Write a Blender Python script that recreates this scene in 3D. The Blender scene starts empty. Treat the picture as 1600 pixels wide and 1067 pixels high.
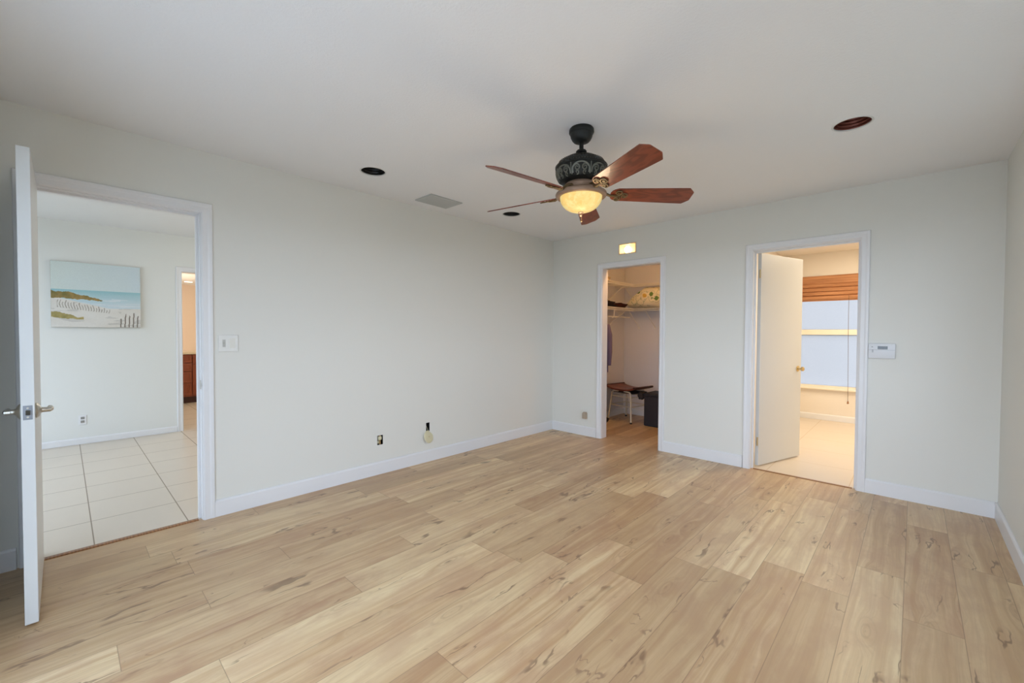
import bpy, bmesh, math, random
from mathutils import Vector, Matrix
import numpy as np
random.seed(7)
scene = bpy.context.scene
COL = scene.collection
pi = math.pi

# ------------------------------------------------------------------ camera
F = Vector((-0.68746832, 0.72588764, -0.02178143)).normalized()
R = Vector((0.72597722, 0.68770108, 0.00492973)).normalized()
U = R.cross(F)
cd = bpy.data.cameras.new('camera')
cam = bpy.data.objects.new('camera', cd); COL.objects.link(cam)
cd.sensor_width = 36.0
cd.lens = 664.43 / 1600 * 36.0
cd.clip_start = 0.02
CAMLOC = Vector((3.42205, 0.0, 1.26024))
M = Matrix((R, U, -F)).transposed().to_4x4()
M.translation = CAMLOC
cam.matrix_world = M
scene.camera = cam

# ------------------------------------------------------------------ view
vs = scene.view_settings
vs.view_transform = 'Standard'; vs.look = 'None'; vs.gamma = 1.0; vs.use_curve_mapping = False
vs.exposure = 0.0

# ------------------------------------------------------------------ world
SKY = 6.6
w = bpy.data.worlds.new('sky'); scene.world = w; w.use_nodes = True
wn = w.node_tree.nodes; wl = w.node_tree.links
bg = wn['Background']; bg.inputs['Strength'].default_value = SKY
tc = wn.new('ShaderNodeTexCoord'); sp = wn.new('ShaderNodeSeparateXYZ')
rp = wn.new('ShaderNodeValToRGB')
wl.new(tc.outputs['Generated'], sp.inputs[0]); wl.new(sp.outputs['Z'], rp.inputs[0])
rp.color_ramp.elements[0].color = (0.915, 1.0, 1.165, 1); rp.color_ramp.elements[0].position = 0.0
rp.color_ramp.elements[1].color = (0.54, 0.64, 0.82, 1); rp.color_ramp.elements[1].position = 0.7
wl.new(rp.outputs[0], bg.inputs['Color'])

# ------------------------------------------------------------------ lights
def area(name, loc, rot, sx, sy, power=0.0, col=(1, 1, 1), portal=False):
    l = bpy.data.lights.new(name, 'AREA'); l.shape = 'RECTANGLE'; l.size = sx; l.size_y = sy
    l.energy = power; l.color = col
    if portal: l.cycles.is_portal = True
    o = bpy.data.objects.new(name, l); COL.objects.link(o); o.location = loc; o.rotation_euler = rot
    return o
def point(name, loc, power, col, r=0.05):
    l = bpy.data.lights.new(name, 'POINT'); l.energy = power; l.color = col; l.shadow_soft_size = r
    o = bpy.data.objects.new(name, l); COL.objects.link(o); o.location = loc
    return o
WARM = (1.0, 0.72, 0.42)
SL0, SL1, SLT = 0.95, 3.70, 2.10          # sliding door opening in the front wall
area('daylight_opening', ((SL0 + SL1) / 2, -0.50, SLT / 2), (pi / 2, 0, 0), SL1 - SL0, SLT, portal=True)
RWY0, RWY1, RWZ0, RWZ1 = 1.85, 3.40, 0.80, 2.10      # unseen window added in the right wall to brighten the back
area('daylight_added_window', (4.03, (RWY0 + RWY1) / 2, (RWZ0 + RWZ1) / 2), (0, pi / 2, 0), RWZ1 - RWZ0, RWY1 - RWY0, portal=True)
area('daylight_hall', (-1.7, -1.83, 1.25), (pi / 2, 0, 0), 2.4, 2.1, portal=True)
area('bath_lamp', (3.3, 6.1, 2.42), (0, 0, 0), 1.3, 1.3, 54, (1.0, 0.85, 0.65))
point('kitchen_lamp', (-8.0, 1.2, 1.4), 56, (1.0, 0.86, 0.70), 0.2)
point('kitchen_lamp', (-4.4, 2.5, 1.6), 30, (1.0, 0.86, 0.70), 0.2)

# ------------------------------------------------------------------ helpers
def s2l(r, g, b):
    def f(c):
        c /= 255.0
        return c / 12.92 if c <= 0.04045 else ((c + 0.055) / 1.055) ** 2.4
    return (f(r), f(g), f(b), 1.0)

class NT:
    def __init__(s, name):
        s.m = bpy.data.materials.new(name); s.m.use_nodes = True
        s.t = s.m.node_tree; s.b = s.t.nodes['Principled BSDF']; s.out = s.t.nodes['Material Output']
    def n(s, typ, **kw):
        x = s.t.nodes.new('ShaderNode' + typ)
        for k, v in kw.items(): setattr(x, k, v)
        return x
    def set(s, sock, v):
        if isinstance(v, bpy.types.NodeSocket): s.t.links.new(v, sock)
        else: sock.default_value = v
    def math(s, op, a, b=0.0, c=0.0, clamp=False):
        x = s.n('Math', operation=op, use_clamp=clamp)
        s.set(x.inputs[0], a); s.set(x.inputs[1], b); s.set(x.inputs[2], c)
        return x.outputs[0]
    def comb(s, x, y, z):
        c = s.n('CombineXYZ')
        for i, v in enumerate((x, y, z)): s.set(c.inputs[i], v)
        return c.outputs[0]
    def noise(s, vec, scale=1.0, detail=2.0, rough=0.5, dist=0.0):
        x = s.n('TexNoise'); s.set(x.inputs['Vector'], vec)
        x.inputs['Scale'].default_value = scale; x.inputs['Detail'].default_value = detail
        x.inputs['Roughness'].default_value = rough; x.inputs['Distortion'].default_value = dist
        return x.outputs['Fac']
    def mix(s, f, a, b, bt='MIX'):
        x = s.n('Mix', data_type='RGBA', blend_type=bt)
        s.set(x.inputs[0], f); s.set(x.inputs[6], a); s.set(x.inputs[7], b)
        return x.outputs[2]
    def smooth(s, v, lo, hi, a=0.0, b=1.0):
        x = s.n('MapRange', interpolation_type='SMOOTHSTEP')
        s.set(x.inputs[0], v); s.set(x.inputs[1], lo); s.set(x.inputs[2], hi); s.set(x.inputs[3], a); s.set(x.inputs[4], b)
        return x.outputs[0]
    def obj(s):
        return s.n('TexCoord').outputs['Object']
    def pos(s):
        return s.n('NewGeometry').outputs['Position']
    def bump(s, h, strength=0.2, dist=0.01):
        x = s.n('Bump'); x.inputs['Strength'].default_value = strength; x.inputs['Distance'].default_value = dist
        s.set(x.inputs['Height'], h); s.t.links.new(x.outputs[0], s.b.inputs['Normal'])
    def p(s, **kw):
        names = dict(col='Base Color', rough='Roughness', metal='Metallic', spec='Specular IOR Level',
                     emc='Emission Color', ems='Emission Strength', trans='Transmission Weight', ior='IOR',
                     coat='Coat Weight', coatr='Coat Roughness', alpha='Alpha', sub='Subsurface Weight')
        for k, v in kw.items(): s.set(s.b.inputs[names[k]], v)
        return s

def simple(name, col, rough=0.5, metal=0.0, spec=0.5, var=0.06, scale=30.0, bump=0.0):
    t = NT(name)
    f = t.noise(t.obj(), scale, 3.0)
    d = tuple(c * (1 - var) for c in col[:3]) + (1,)
    u = tuple(min(1, c * (1 + var)) for c in col[:3]) + (1,)
    t.p(col=t.mix(f, d, u), rough=rough, metal=metal, spec=spec)
    if bump: t.bump(t.noise(t.obj(), scale * 4, 3.0), bump, 0.003)
    return t.m

class MB:
    """collects shapes (world coordinates) and links them as one mesh object"""
    def __init__(s): s.bm = bmesh.new()
    def box(s, x0, x1, y0, y1, z0, z1, bevel=0.0, mat=None, seg=2):
        b = bmesh.new()
        v = [b.verts.new((x, y, z)) for x in (x0, x1) for y in (y0, y1) for z in (z0, z1)]
        for f in ((0, 1, 3, 2), (4, 6, 7, 5), (0, 4, 5, 1), (2, 3, 7, 6), (0, 2, 6, 4), (1, 5, 7, 3)):
            b.faces.new([v[i] for i in f])
        bmesh.ops.recalc_face_normals(b, faces=b.faces)
        if bevel: bmesh.ops.bevel(b, geom=list(b.edges), offset=bevel, segments=seg, affect='EDGES', profile=0.5)
        s.add(b, mat); return s
    def add(s, b, mat=None):
        if mat is not None: b.transform(mat)
        me = bpy.data.meshes.new('tmp'); b.to_mesh(me); b.free(); s.bm.from_mesh(me); bpy.data.meshes.remove(me)
    def lathe(s, prof, loc=(0, 0, 0), n=32, mat=None, cap=False):
        b = bmesh.new(); rings = []
        for r, z in prof:
            if r < 1e-6: rings.append([b.verts.new((0, 0, z))])
            else: rings.append([b.verts.new((r * math.cos(2 * pi * i / n), r * math.sin(2 * pi * i / n), z)) for i in range(n)])
        for A, B in zip(rings, rings[1:]):
            for i in range(n):
                j = (i + 1) % n
                if len(A) == 1 and len(B) == 1: continue
                if len(A) == 1: b.faces.new((A[0], B[j], B[i]))
                elif len(B) == 1: b.faces.new((A[i], A[j], B[0]))
                else: b.faces.new((A[i], A[j], B[j], B[i]))
        if cap:
            for rg in (rings[0], rings[-1]):
                if len(rg) > 2: b.faces.new(rg)
        bmesh.ops.recalc_face_normals(b, faces=b.faces)
        b.transform(Matrix.Translation(loc))
        s.add(b, mat); return s
    def tube(s, pts, r, n=8, cap=True, mat=None):
        pts = [Vector(p) for p in pts]; b = bmesh.new(); rings = []
        rr = r if isinstance(r, (list, tuple)) else [r] * len(pts)
        t0 = (pts[1] - pts[0]).normalized()
        up = Vector((0, 0, 1)) if abs(t0.z) < 0.9 else Vector((1, 0, 0))
        nrm = t0.cross(up).normalized()
        for i, p in enumerate(pts):
            t = (pts[min(i + 1, len(pts) - 1)] - pts[max(i - 1, 0)]).normalized()
            nrm = (nrm - t * nrm.dot(t)).normalized(); bn = t.cross(nrm)
            rings.append([b.verts.new(p + (nrm * math.cos(2 * pi * k / n) + bn * math.sin(2 * pi * k / n)) * rr[i]) for k in range(n)])
        for A, B in zip(rings, rings[1:]):
            for k in range(n):
                b.faces.new((A[k], A[(k + 1) % n], B[(k + 1) % n], B[k]))
        if cap: b.faces.new(rings[0][::-1]); b.faces.new(rings[-1])
        bmesh.ops.recalc_face_normals(b, faces=b.faces)
        s.add(b, mat); return s
    def prism(s, poly, axis, a, c, bevel=0.0, mat=None):
        """extrude a 2D polygon along axis (0,1,2) from a to c"""
        b = bmesh.new()
        def V(q, h):
            l = [q[0], q[1]]; l.insert(axis, h); return b.verts.new(l)
        A = [V(q, a) for q in poly]; B = [V(q, c) for q in poly]; n = len(poly)
        b.faces.new(A); b.faces.new(B[::-1])
        for i in range(n): b.faces.new((A[i], B[i], B[(i + 1) % n], A[(i + 1) % n]))
        bmesh.ops.recalc_face_normals(b, faces=b.faces)
        if bevel: bmesh.ops.bevel(b, geom=list(b.edges), offset=bevel, segments=2, affect='EDGES', profile=0.5)
        s.add(b, mat); return s
    def grid(s, fn, nu, nv, mat=None, close_u=False):
        b = bmesh.new()
        V = [[b.verts.new(fn(i / nu, j / nv)) for j in range(nv + 1)] for i in range(nu if close_u else nu + 1)]
        m = len(V)
        for i in range(nu):
            for j in range(nv):
                b.faces.new((V[i][j], V[(i + 1) % m][j], V[(i + 1) % m][j + 1], V[i][j + 1]))
        s.add(b, mat); return s
    def build(s, name, mat, parent=None, smooth=False, label=None, angle=40):
        me = bpy.data.meshes.new(name)
        if parent is not None:
            o0 = origin(parent); s.bm.transform(Matrix.Translation(-o0))
        s.bm.to_mesh(me); s.bm.free()
        if mat: me.materials.append(mat)
        if smooth:
            me.polygons.foreach_set('use_smooth', [True] * len(me.polygons))
            me.set_sharp_from_angle(angle=math.radians(angle))
        o = bpy.data.objects.new(name, me); COL.objects.link(o)
        if parent is not None: o.parent = parent
        if label: o['label'] = label
        return o
def origin(o):
    v = Vector((0, 0, 0))
    while o is not None: v += o.location; o = o.parent
    return v
def thing(name, label, cat, loc, group=None):
    o = bpy.data.objects.new(name, None); COL.objects.link(o); o.empty_display_size = 0.05
    o.location = loc; o['label'] = label; o['category'] = cat
    if group: o['group'] = group
    return o
def tag(o, label, cat, group=None):
    o['label'] = label; o['category'] = cat
    if group: o['group'] = group
    return o
def struct(o, label=None):
    o['kind'] = 'structure'
    if label: o['label'] = label
    return o

def slab(axis, a0, a1, u0, u1, z0, z1, holes, mb=None):
    """wall slab with rectangular holes; axis = thin axis (0:x,1:y,2:z); u/z the two in-plane ranges"""
    mb = mb or MB()
    us = sorted({u0, u1, *[min(max(h[0], u0), u1) for h in holes], *[min(max(h[1], u0), u1) for h in holes]})
    zs = sorted({z0, z1, *[min(max(h[2], z0), z1) for h in holes], *[min(max(h[3], z0), z1) for h in holes]})
    b = bmesh.new(); cache = {}
    def V(u, z, a):
        k = (u, z, a)
        if k not in cache:
            c = [u, z]; c.insert(axis, a); cache[k] = b.verts.new(c)
        return cache[k]
    def solid(i, j):
        if i < 0 or j < 0 or i >= len(us) - 1 or j >= len(zs) - 1: return False
        cu, cz = (us[i] + us[i + 1]) / 2, (zs[j] + zs[j + 1]) / 2
        return not any(h[0] < cu < h[1] and h[2] < cz < h[3] for h in holes)
    for i in range(len(us) - 1):
        for j in range(len(zs) - 1):
            if not solid(i, j): continue
            A, B, C_, D_ = us[i], us[i + 1], zs[j], zs[j + 1]
            for a in (a0, a1): b.faces.new([V(A, C_, a), V(B, C_, a), V(B, D_, a), V(A, D_, a)])
            if not solid(i - 1, j): b.faces.new([V(A, C_, a0), V(A, D_, a0), V(A, D_, a1), V(A, C_, a1)])
            if not solid(i + 1, j): b.faces.new([V(B, C_, a0), V(B, D_, a0), V(B, D_, a1), V(B, C_, a1)])
            if not solid(i, j - 1): b.faces.new([V(A, C_, a0), V(B, C_, a0), V(B, C_, a1), V(A, C_, a1)])
            if not solid(i, j + 1): b.faces.new([V(A, D_, a0), V(B, D_, a0), V(B, D_, a1), V(A, D_, a1)])
    bmesh.ops.recalc_face_normals(b, faces=b.faces)
    mb.add(b); return mb

# ------------------------------------------------------------------ materials
def paint(name, col, bump=0.08, scale=60.0, rough=0.6):
    t = NT(name); P = t.pos()
    f = t.noise(P, 1.3, 3.0)
    t.p(col=t.mix(f, tuple(c * 0.985 for c in col[:3]) + (1,), col), rough=rough, spec=0.3)
    h = t.noise(P, scale, 4.0, 0.6)
    t.bump(h, bump, 0.004)
    return t.m
M_wall = paint('wall_paint', s2l(228, 227, 219))
M_ceil = paint('ceiling_texture', s2l(241, 241, 240), 0.35, 75.0, 0.75)
M_trim = simple('trim_paint', s2l(231, 231, 231), 0.35, 0, 0.5, 0.01, 4)
M_door = simple('door_paint', s2l(214, 215, 212), 0.32, 0, 0.5, 0.01, 3)
M_hall = paint('hall_paint', s2l(228, 229, 224))
M_closet = paint('closet_paint', s2l(220, 219, 222), 0.1)
M_bath = paint('bath_paint', s2l(236, 228, 216), 0.05)
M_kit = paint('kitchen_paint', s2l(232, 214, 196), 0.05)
M_black = simple('black_void', s2l(14, 13, 12), 0.7, 0, 0.3, 0.3, 60)
M_nickel = simple('satin_nickel', s2l(196, 192, 182), 0.28, 1.0, 0.5, 0.04, 80)
M_brass = simple('brass', s2l(206, 186, 142), 0.3, 1.0, 0.5, 0.06, 60)
M_plastic = simple('ivory_plastic', s2l(226, 224, 214), 0.4, 0, 0.5, 0.02, 30)
M_cream = simple('cream_plastic', s2l(222, 214, 178), 0.42, 0, 0.5, 0.03, 30)

def wood_floor():
    t = NT('oak_laminate'); P = t.pos()
    sx = t.n('SeparateXYZ'); t.set(sx.inputs[0], P); x, y = sx.outputs[0], sx.outputs[1]
    PW, PL = 0.190, 1.28
    xr = t.math('DIVIDE', t.math('ADD', x, 0.014), PW)
    row = t.math('FLOOR', xr); fx = t.math('FRACT', xr)
    wnr = t.n('TexWhiteNoise', noise_dimensions='1D'); t.set(wnr.inputs['W'], t.math('ADD', row, 3.7))
    yr = t.math('ADD', t.math('DIVIDE', y, PL), t.math('MULTIPLY', wnr.outputs[0], 7.0))
    col = t.math('FLOOR', yr); fy = t.math('FRACT', yr)
    wn_ = t.n('TexWhiteNoise', noise_dimensions='3D'); t.set(wn_.inputs['Vector'], t.comb(row, col, 1.0))
    v = wn_.outputs['Value']
    sc = t.n('SeparateColor'); t.set(sc.inputs[0], wn_.outputs['Color'])
    off = t.math('MULTIPLY', sc.outputs[0], 37.0); off2 = t.math('MULTIPLY', sc.outputs[1], 91.0)
    xl = t.math('ADD', x, off); yl = t.math('ADD', y, off2)
    # warp used by the figure of the grain
    wv = t.noise(t.comb(t.math('MULTIPLY', xl, 9.0), t.math('MULTIPLY', yl, 1.5), off), 1.0, 2.0)
    # knots: rare, long drawn out along the grain
    vo = t.n('TexVoronoi', feature='F1', voronoi_dimensions='2D'); vo.inputs['Scale'].default_value = 1.0
    t.set(vo.inputs['Vector'], t.comb(t.math('MULTIPLY', xl, 6.2), t.math('MULTIPLY', yl, 1.7), 0.0))
    kd0 = vo.outputs['Distance']
    ks = t.n('SeparateColor'); t.set(ks.inputs[0], vo.outputs['Color'])
    kon = t.math('GREATER_THAN', ks.outputs[0], 0.60)
    wv2 = t.noise(t.comb(t.math('MULTIPLY', xl, 26.0), t.math('MULTIPLY', yl, 7.0), off), 1.0, 2.0)
    kd = t.math('ADD', kd0, t.math('MULTIPLY', t.math('SUBTRACT', wv2, 0.5), 0.22))
    swirl = t.math('MULTIPLY', t.smooth(t.math('ADD', kd0, t.math('MULTIPLY', t.math('SUBTRACT', wv, 0.5), 0.5)), 0.0, 0.36, 1.0, 0.0), kon)
    # broad figure, bending round the knots
    ph = t.math('ADD', t.math('ADD', t.math('MULTIPLY', xl, 24.0), t.math('MULTIPLY', wv, 2.2)), t.math('MULTIPLY', swirl, 1.3))
    fig = t.noise(t.comb(ph, t.math('MULTIPLY', yl, 0.5), off2), 1.0, 4.0, 0.6)
    fine = t.noise(t.comb(t.math('ADD', t.math('MULTIPLY', xl, 130.0), t.math('MULTIPLY', wv, 16.0)), t.math('MULTIPLY', yl, 3.2), off), 1.0, 3.0, 0.6)
    blot = t.noise(t.comb(t.math('MULTIPLY', xl, 10.0), t.math('MULTIPLY', yl, 4.0), off), 1.0, 4.0, 0.6)
    c = t.mix(t.smooth(fig, 0.30, 0.70), s2l(206, 169, 127), s2l(237, 212, 170))
    c = t.mix(t.math('MULTIPLY', t.smooth(fine, 0.32, 0.5, 1.0, 0.0), 0.22), c, s2l(172, 140, 110))
    c = t.mix(t.math('MULTIPLY', t.smooth(blot, 0.40, 0.66), 0.55), c, s2l(198, 158, 126))
    # growth ring arches here and there
    rg = t.math('SINE', t.math('ADD', t.math('MULTIPLY', kd0, 62.0), t.math('MULTIPLY', wv, 14.0)))
    c = t.mix(t.math('MULTIPLY', t.math('MULTIPLY', t.smooth(rg, 0.2, 1.0), t.smooth(kd0, 0.05, 0.32, 1.0, 0.0)), t.math('MULTIPLY', kon, 0.28)), c, s2l(160, 124, 94))
    # per plank tone
    tone = t.mix(v, s2l(206, 188, 174), s2l(255, 255, 250))
    c = t.mix(0.85, c, tone, 'MULTIPLY')
    c = t.mix(t.math('MULTIPLY', sc.outputs[2], 0.25), c, s2l(218, 196, 152))
    # heartwood stain, knot core
    c = t.mix(t.math('MULTIPLY', swirl, 0.16), c, s2l(164, 126, 94))
    c = t.mix(t.math('MULTIPLY', t.math('MULTIPLY', t.smooth(kd, -0.02, 0.055, 1.0, 0.0), kon), 0.65), c, s2l(126, 94, 68))
    # long drying cracks along the grain and short cross checks
    cn = t.noise(t.comb(t.math('ADD', t.math('MULTIPLY', xl, 9.0), t.math('MULTIPLY', wv2, 0.9)), t.math('MULTIPLY', yl, 1.1), off2), 1.0, 1.5)
    crack = t.smooth(t.math('ABSOLUTE', t.math('SUBTRACT', cn, 0.5)), 0.004, 0.017, 1.0, 0.0)
    cm = t.smooth(t.noise(t.comb(t.math('MULTIPLY', xl, 6.0), t.math('MULTIPLY', yl, 2.6), off), 1.0, 1.0), 0.57, 0.64)
    c = t.mix(t.math('MULTIPLY', t.math('MULTIPLY', crack, cm), 0.72), c, s2l(122, 92, 68))
    cx_ = t.noise(t.comb(t.math('MULTIPLY', xl, 7.0), t.math('ADD', t.math('MULTIPLY', yl, 7.0), t.math('MULTIPLY', wv2, 1.6)), off), 1.0, 1.0)
    cm2 = t.smooth(t.noise(t.comb(t.math('MULTIPLY', xl, 8.0), t.math('MULTIPLY', yl, 5.0), off2), 1.0, 1.0), 0.66, 0.72)
    c = t.mix(t.math('MULTIPLY', t.math('MULTIPLY', t.smooth(t.math('ABSOLUTE', t.math('SUBTRACT', cx_, 0.5)), 0.006, 0.024, 1.0, 0.0), cm2), 0.62), c, s2l(134, 102, 78))
    # seams
    ex = t.math('MULTIPLY', t.math('MINIMUM', fx, t.math('SUBTRACT', 1.0, fx)), PW)
    ey = t.math('MULTIPLY', t.math('MINIMUM', fy, t.math('SUBTRACT', 1.0, fy)), PL)
    seam = t.smooth(t.math('MINIMUM', ex, ey), 0.0004, 0.0022, 1.0, 0.0)
    c = t.mix(t.math('MULTIPLY', seam, 0.55), c, s2l(120, 90, 66))
    t.p(col=c, rough=t.math('ADD', 0.31, t.math('MULTIPLY', fine, 0.12)), spec=0.55)
    t.bump(t.math('SUBTRACT', t.math('MULTIPLY', fine, 0.4), seam), 0.05, 0.002)
    return t.m
M_floor = wood_floor()

def tile_floor(name, ox, oy, size, base, grout, var=0.05):
    t = NT(name); P = t.pos()
    sx = t.n('SeparateXYZ'); t.set(sx.inputs[0], P)
    xr = t.math('DIVIDE', t.math('SUBTRACT', sx.outputs[0], ox), size)
    yr = t.math('DIVIDE', t.math('SUBTRACT', sx.outputs[1], oy), size)
    fx, fy = t.math('FRACT', xr), t.math('FRACT', yr)
    wn_ = t.n('TexWhiteNoise', noise_dimensions='2D'); t.set(wn_.inputs['Vector'], t.comb(t.math('FLOOR', xr), t.math('FLOOR', yr), 0))
    d = t.math('MULTIPLY', t.math('MINIMUM', t.math('MINIMUM', fx, t.math('SUBTRACT', 1.0, fx)), t.math('MINIMUM', fy, t.math('SUBTRACT', 1.0, fy))), size)
    g = t.smooth(d, 0.002, 0.004, 1.0, 0.0)
    n1 = t.noise(t.comb(t.math('MULTIPLY', sx.outputs[0], 1.0), t.math('MULTIPLY', sx.outputs[1], 2.6), wn_.outputs[0]), 3.0, 5.0, 0.6)
    lo = tuple(c * (1 - 2.2 * var) for c in base[:3]) + (1,)
    c = t.mix(n1, lo, base)
    c = t.mix(t.math('MULTIPLY', wn_.outputs[0], 0.35), c, lo)
    c = t.mix(g, c, grout)
    t.p(col=c, rough=t.math('ADD', 0.30, t.math('MULTIPLY', g, 0.4)), spec=0.5)
    t.bump(t.math('SUBTRACT', 1.0, g), 0.15, 0.002)
    return t.m
M_tile = tile_floor('hall_tile', -0.06, 0.112, 0.445, s2l(222, 210, 192), s2l(150, 136, 116))
M_bathtile = tile_floor('bath_tile', 2.45, 4.4, 0.60, s2l(226, 210, 188), s2l(210, 190, 164), 0.03)

def wood(name, dark, light, sx=(3.0, 40.0, 40.0), rough=0.35, spec=0.5, coat=0.0):
    t = NT(name); o = t.obj()
    mp = t.n('Mapping'); mp.inputs['Scale'].default_value = sx; t.set(mp.inputs['Vector'], o)
    wv = t.n('TexWave', wave_type='BANDS', bands_direction='Y'); wv.inputs['Scale'].default_value = 0.5
    wv.inputs['Distortion'].default_value = 7.0; wv.inputs['Detail'].default_value = 3.0; wv.inputs['Detail Scale'].default_value = 0.7
    t.set(wv.inputs['Vector'], mp.outputs[0])
    n = t.noise(mp.outputs[0], 2.5, 5.0, 0.6)
    f = t.math('ADD', t.math('MULTIPLY', wv.outputs['Fac'], 0.55), t.math('MULTIPLY', n, 0.5), clamp=True)
    t.p(col=t.mix(f, dark, light), rough=rough, spec=spec, coat=coat)
    return t.m

# ------------------------------------------------------------------ room constants
D, W, H, Y0 = 4.388, 3.856, 2.44, -0.36
DT = 0.115        # wall thickness
LD0, LD1, LDT = -0.105, 0.625, 2.030      # hall doorway (in left wall)
CL0, CL1, CLT = 0.735, 1.437, 2.012       # closet doorway (in back wall)
BD0, BD1, BDT = 2.330, 3.093, 2.015       # bath doorway (in back wall)
TL0, TL1, TZ0, TZ1 = 0.942, 1.160, 2.150, 2.272   # wall light opening above the closet
CB = 6.05         # closet back
BX0, BY1 = 1.93, 7.64                     # bath left wall, far wall
HX, HY0, HY1 = -3.25, -1.7, 3.2           # hall
KX = -10.2                                # kitchen far wall
OB = (1.893, 1.949, 0.258, 0.342)         # outlet hole
SB = (2.409, 2.449, 0.292, 0.378)         # slot hole

# ------------------------------------------------------------------ floors
fl = MB(); fl.box(-0.028, W, Y0 - DT, D + 0.03, -0.05, 0); fl.box(0.0, 1.74, D + 0.03, CB, -0.05, 0)
struct(fl.build('floor', M_floor), 'honey oak laminate plank floor of the empty bedroom and closet')
struct(MB().box(-10.2, -0.028, HY0, HY1, -0.05, -0.002).build('floor_hall', M_tile), 'cream ceramic tile floor beyond the left doorway')
struct(MB().box(1.74, 4.6, D + 0.03, BY1, -0.05, -0.001).build('floor_bathroom', M_bathtile), 'pale beige floor of the lit room beyond the right doorway')
M_patio = paint('patio_concrete', s2l(208, 206, 202), 0.1, 30.0, 0.8)  # unseen patio, added and kept pale to bounce daylight onto the ceiling
struct(MB().box(-1.0, 5.6, -5.0, Y0 - DT, -0.16, -0.04).build('floor_patio', M_patio), 'unseen pale concrete patio added outside the sliding door to bounce daylight')
M_lawn = simple('lawn_green', s2l(122, 124, 112), 0.9, 0, 0.2, 0.25, 3)
struct(MB().box(-40, 40, -40, 40, -0.30, -0.18).build('ground', M_lawn), 'lawn around the house')
M_strip = wood('threshold_wood', s2l(120, 78, 46), s2l(168, 118, 76))
tr = MB(); tr.prism([(-0.045, 0), (-0.005, 0), (-0.012, 0.006), (-0.038, 0.006)], 1, LD0 + 0.02, LD1 - 0.02)
struct(tr.build('trim_1', M_strip), 'thin brown threshold strip in the hall doorway')
tr = MB(); tr.prism([(D + 0.012, 0), (D + 0.040, 0), (D + 0.036, 0.005), (D + 0.016, 0.005)], 0, BD0 + 0.02, BD1 - 0.02)
struct(tr.build('trim_2', M_strip), 'thin brown threshold strip in the bathroom doorway')

# ------------------------------------------------------------------ walls
lw = slab(0, -DT, 0, Y0 - DT, D + DT, 0, H, [(LD0 - 0.02, LD1 + 0.02, -1, LDT + 0.02), OB, SB])
struct(lw.build('wall_left', M_wall), 'long off white left wall with the hall doorway')
bw = slab(1, D, D + DT, 0, W + DT, 0, H, [(CL0 - 0.02, CL1 + 0.02, -1, CLT + 0.02), (BD0 - 0.02, BD1 + 0.02, -1, BDT + 0.02), (TL0, TL1, TZ0, TZ1)])
struct(bw.build('wall_back', M_wall), 'pale back wall with the closet and bathroom doorways')
struct(slab(0, W, W + DT, Y0 - DT, D, 0, H, [(RWY0, RWY1, RWZ0, RWZ1)]).build('wall_right', M_wall), 'pale right wall at the edge of the photo')
fw = slab(1, Y0 - DT, Y0, 0, W, 0, H, [(SL0, SL1, -1, SLT)])
struct(fw.build('wall_front', M_wall), 'front wall with the sliding door opening')
# closet shell
cw = MB(); cw.box(0.0, 0.115, D + DT, CB, 0, H); struct(cw.build('wall_closet_left', M_closet), 'left wall inside the closet')
struct(MB().box(0.0, 1.74, CB, CB + 0.1, 0, H).build('wall_closet_back', M_closet), 'back wall inside the closet')
struct(MB().box(1.74, BX0, D + DT, BY1, 0, H).build('wall_closet_right', M_bath), 'partition between closet and bathroom')
# bath shell
WN0, WN1, WNZ0, WNZ1 = 1.99, 3.30, 0.475, 2.06
fbw = slab(1, BY1, BY1 + 0.12, BX0, 4.6, 0, H, [(WN0, WN1, WNZ0, WNZ1)])
struct(fbw.build('wall_bathroom_far', M_bath), 'cream far wall of the bathroom under and around the window')
struct(MB().box(4.6, 4.7, D + DT, BY1, 0, H).build('wall_bathroom_right', M_bath), 'cream right wall of the bathroom')
struct(MB().box(W + DT, 4.7, D, D + DT, 0, H).build('wall_bathroom_near', M_bath), 'cream near wall of the bathroom')
# hall / kitchen shell
KO0, KO1, KOT = 1.03, 1.85, 1.995
hw = slab(0, HX - 0.12, HX, HY0, HY1, 0, H, [(KO0 - 0.015, KO1, -1, KOT + 0.015)])
struct(hw.build('wall_hall_far', M_hall), 'pale far wall of the hall carrying the beach picture')
hf = slab(1, HY0 - 0.1, HY0, HX - 0.12, -DT, 0, H, [(-2.9, -0.5, 0.2, 2.25)])
struct(hf.build('wall_hall_left', M_hall), 'hall wall with the hall window')
struct(MB().box(KX, -DT, HY1, HY1 + 0.1, 0, H).build('wall_hall_right', M_hall), 'hall end wall')
struct(MB().box(-DT - 0.02, -DT, HY0, Y0 - DT, 0, H).build('wall_hall_near', M_hall), 'hall wall beside the bedroom')
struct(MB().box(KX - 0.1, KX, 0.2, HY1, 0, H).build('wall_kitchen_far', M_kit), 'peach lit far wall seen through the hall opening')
struct(MB().box(KX, HX - 0.12, 0.2, 0.3, 0, H).build('wall_kitchen_left', M_kit), 'kitchen side wall')

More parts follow.
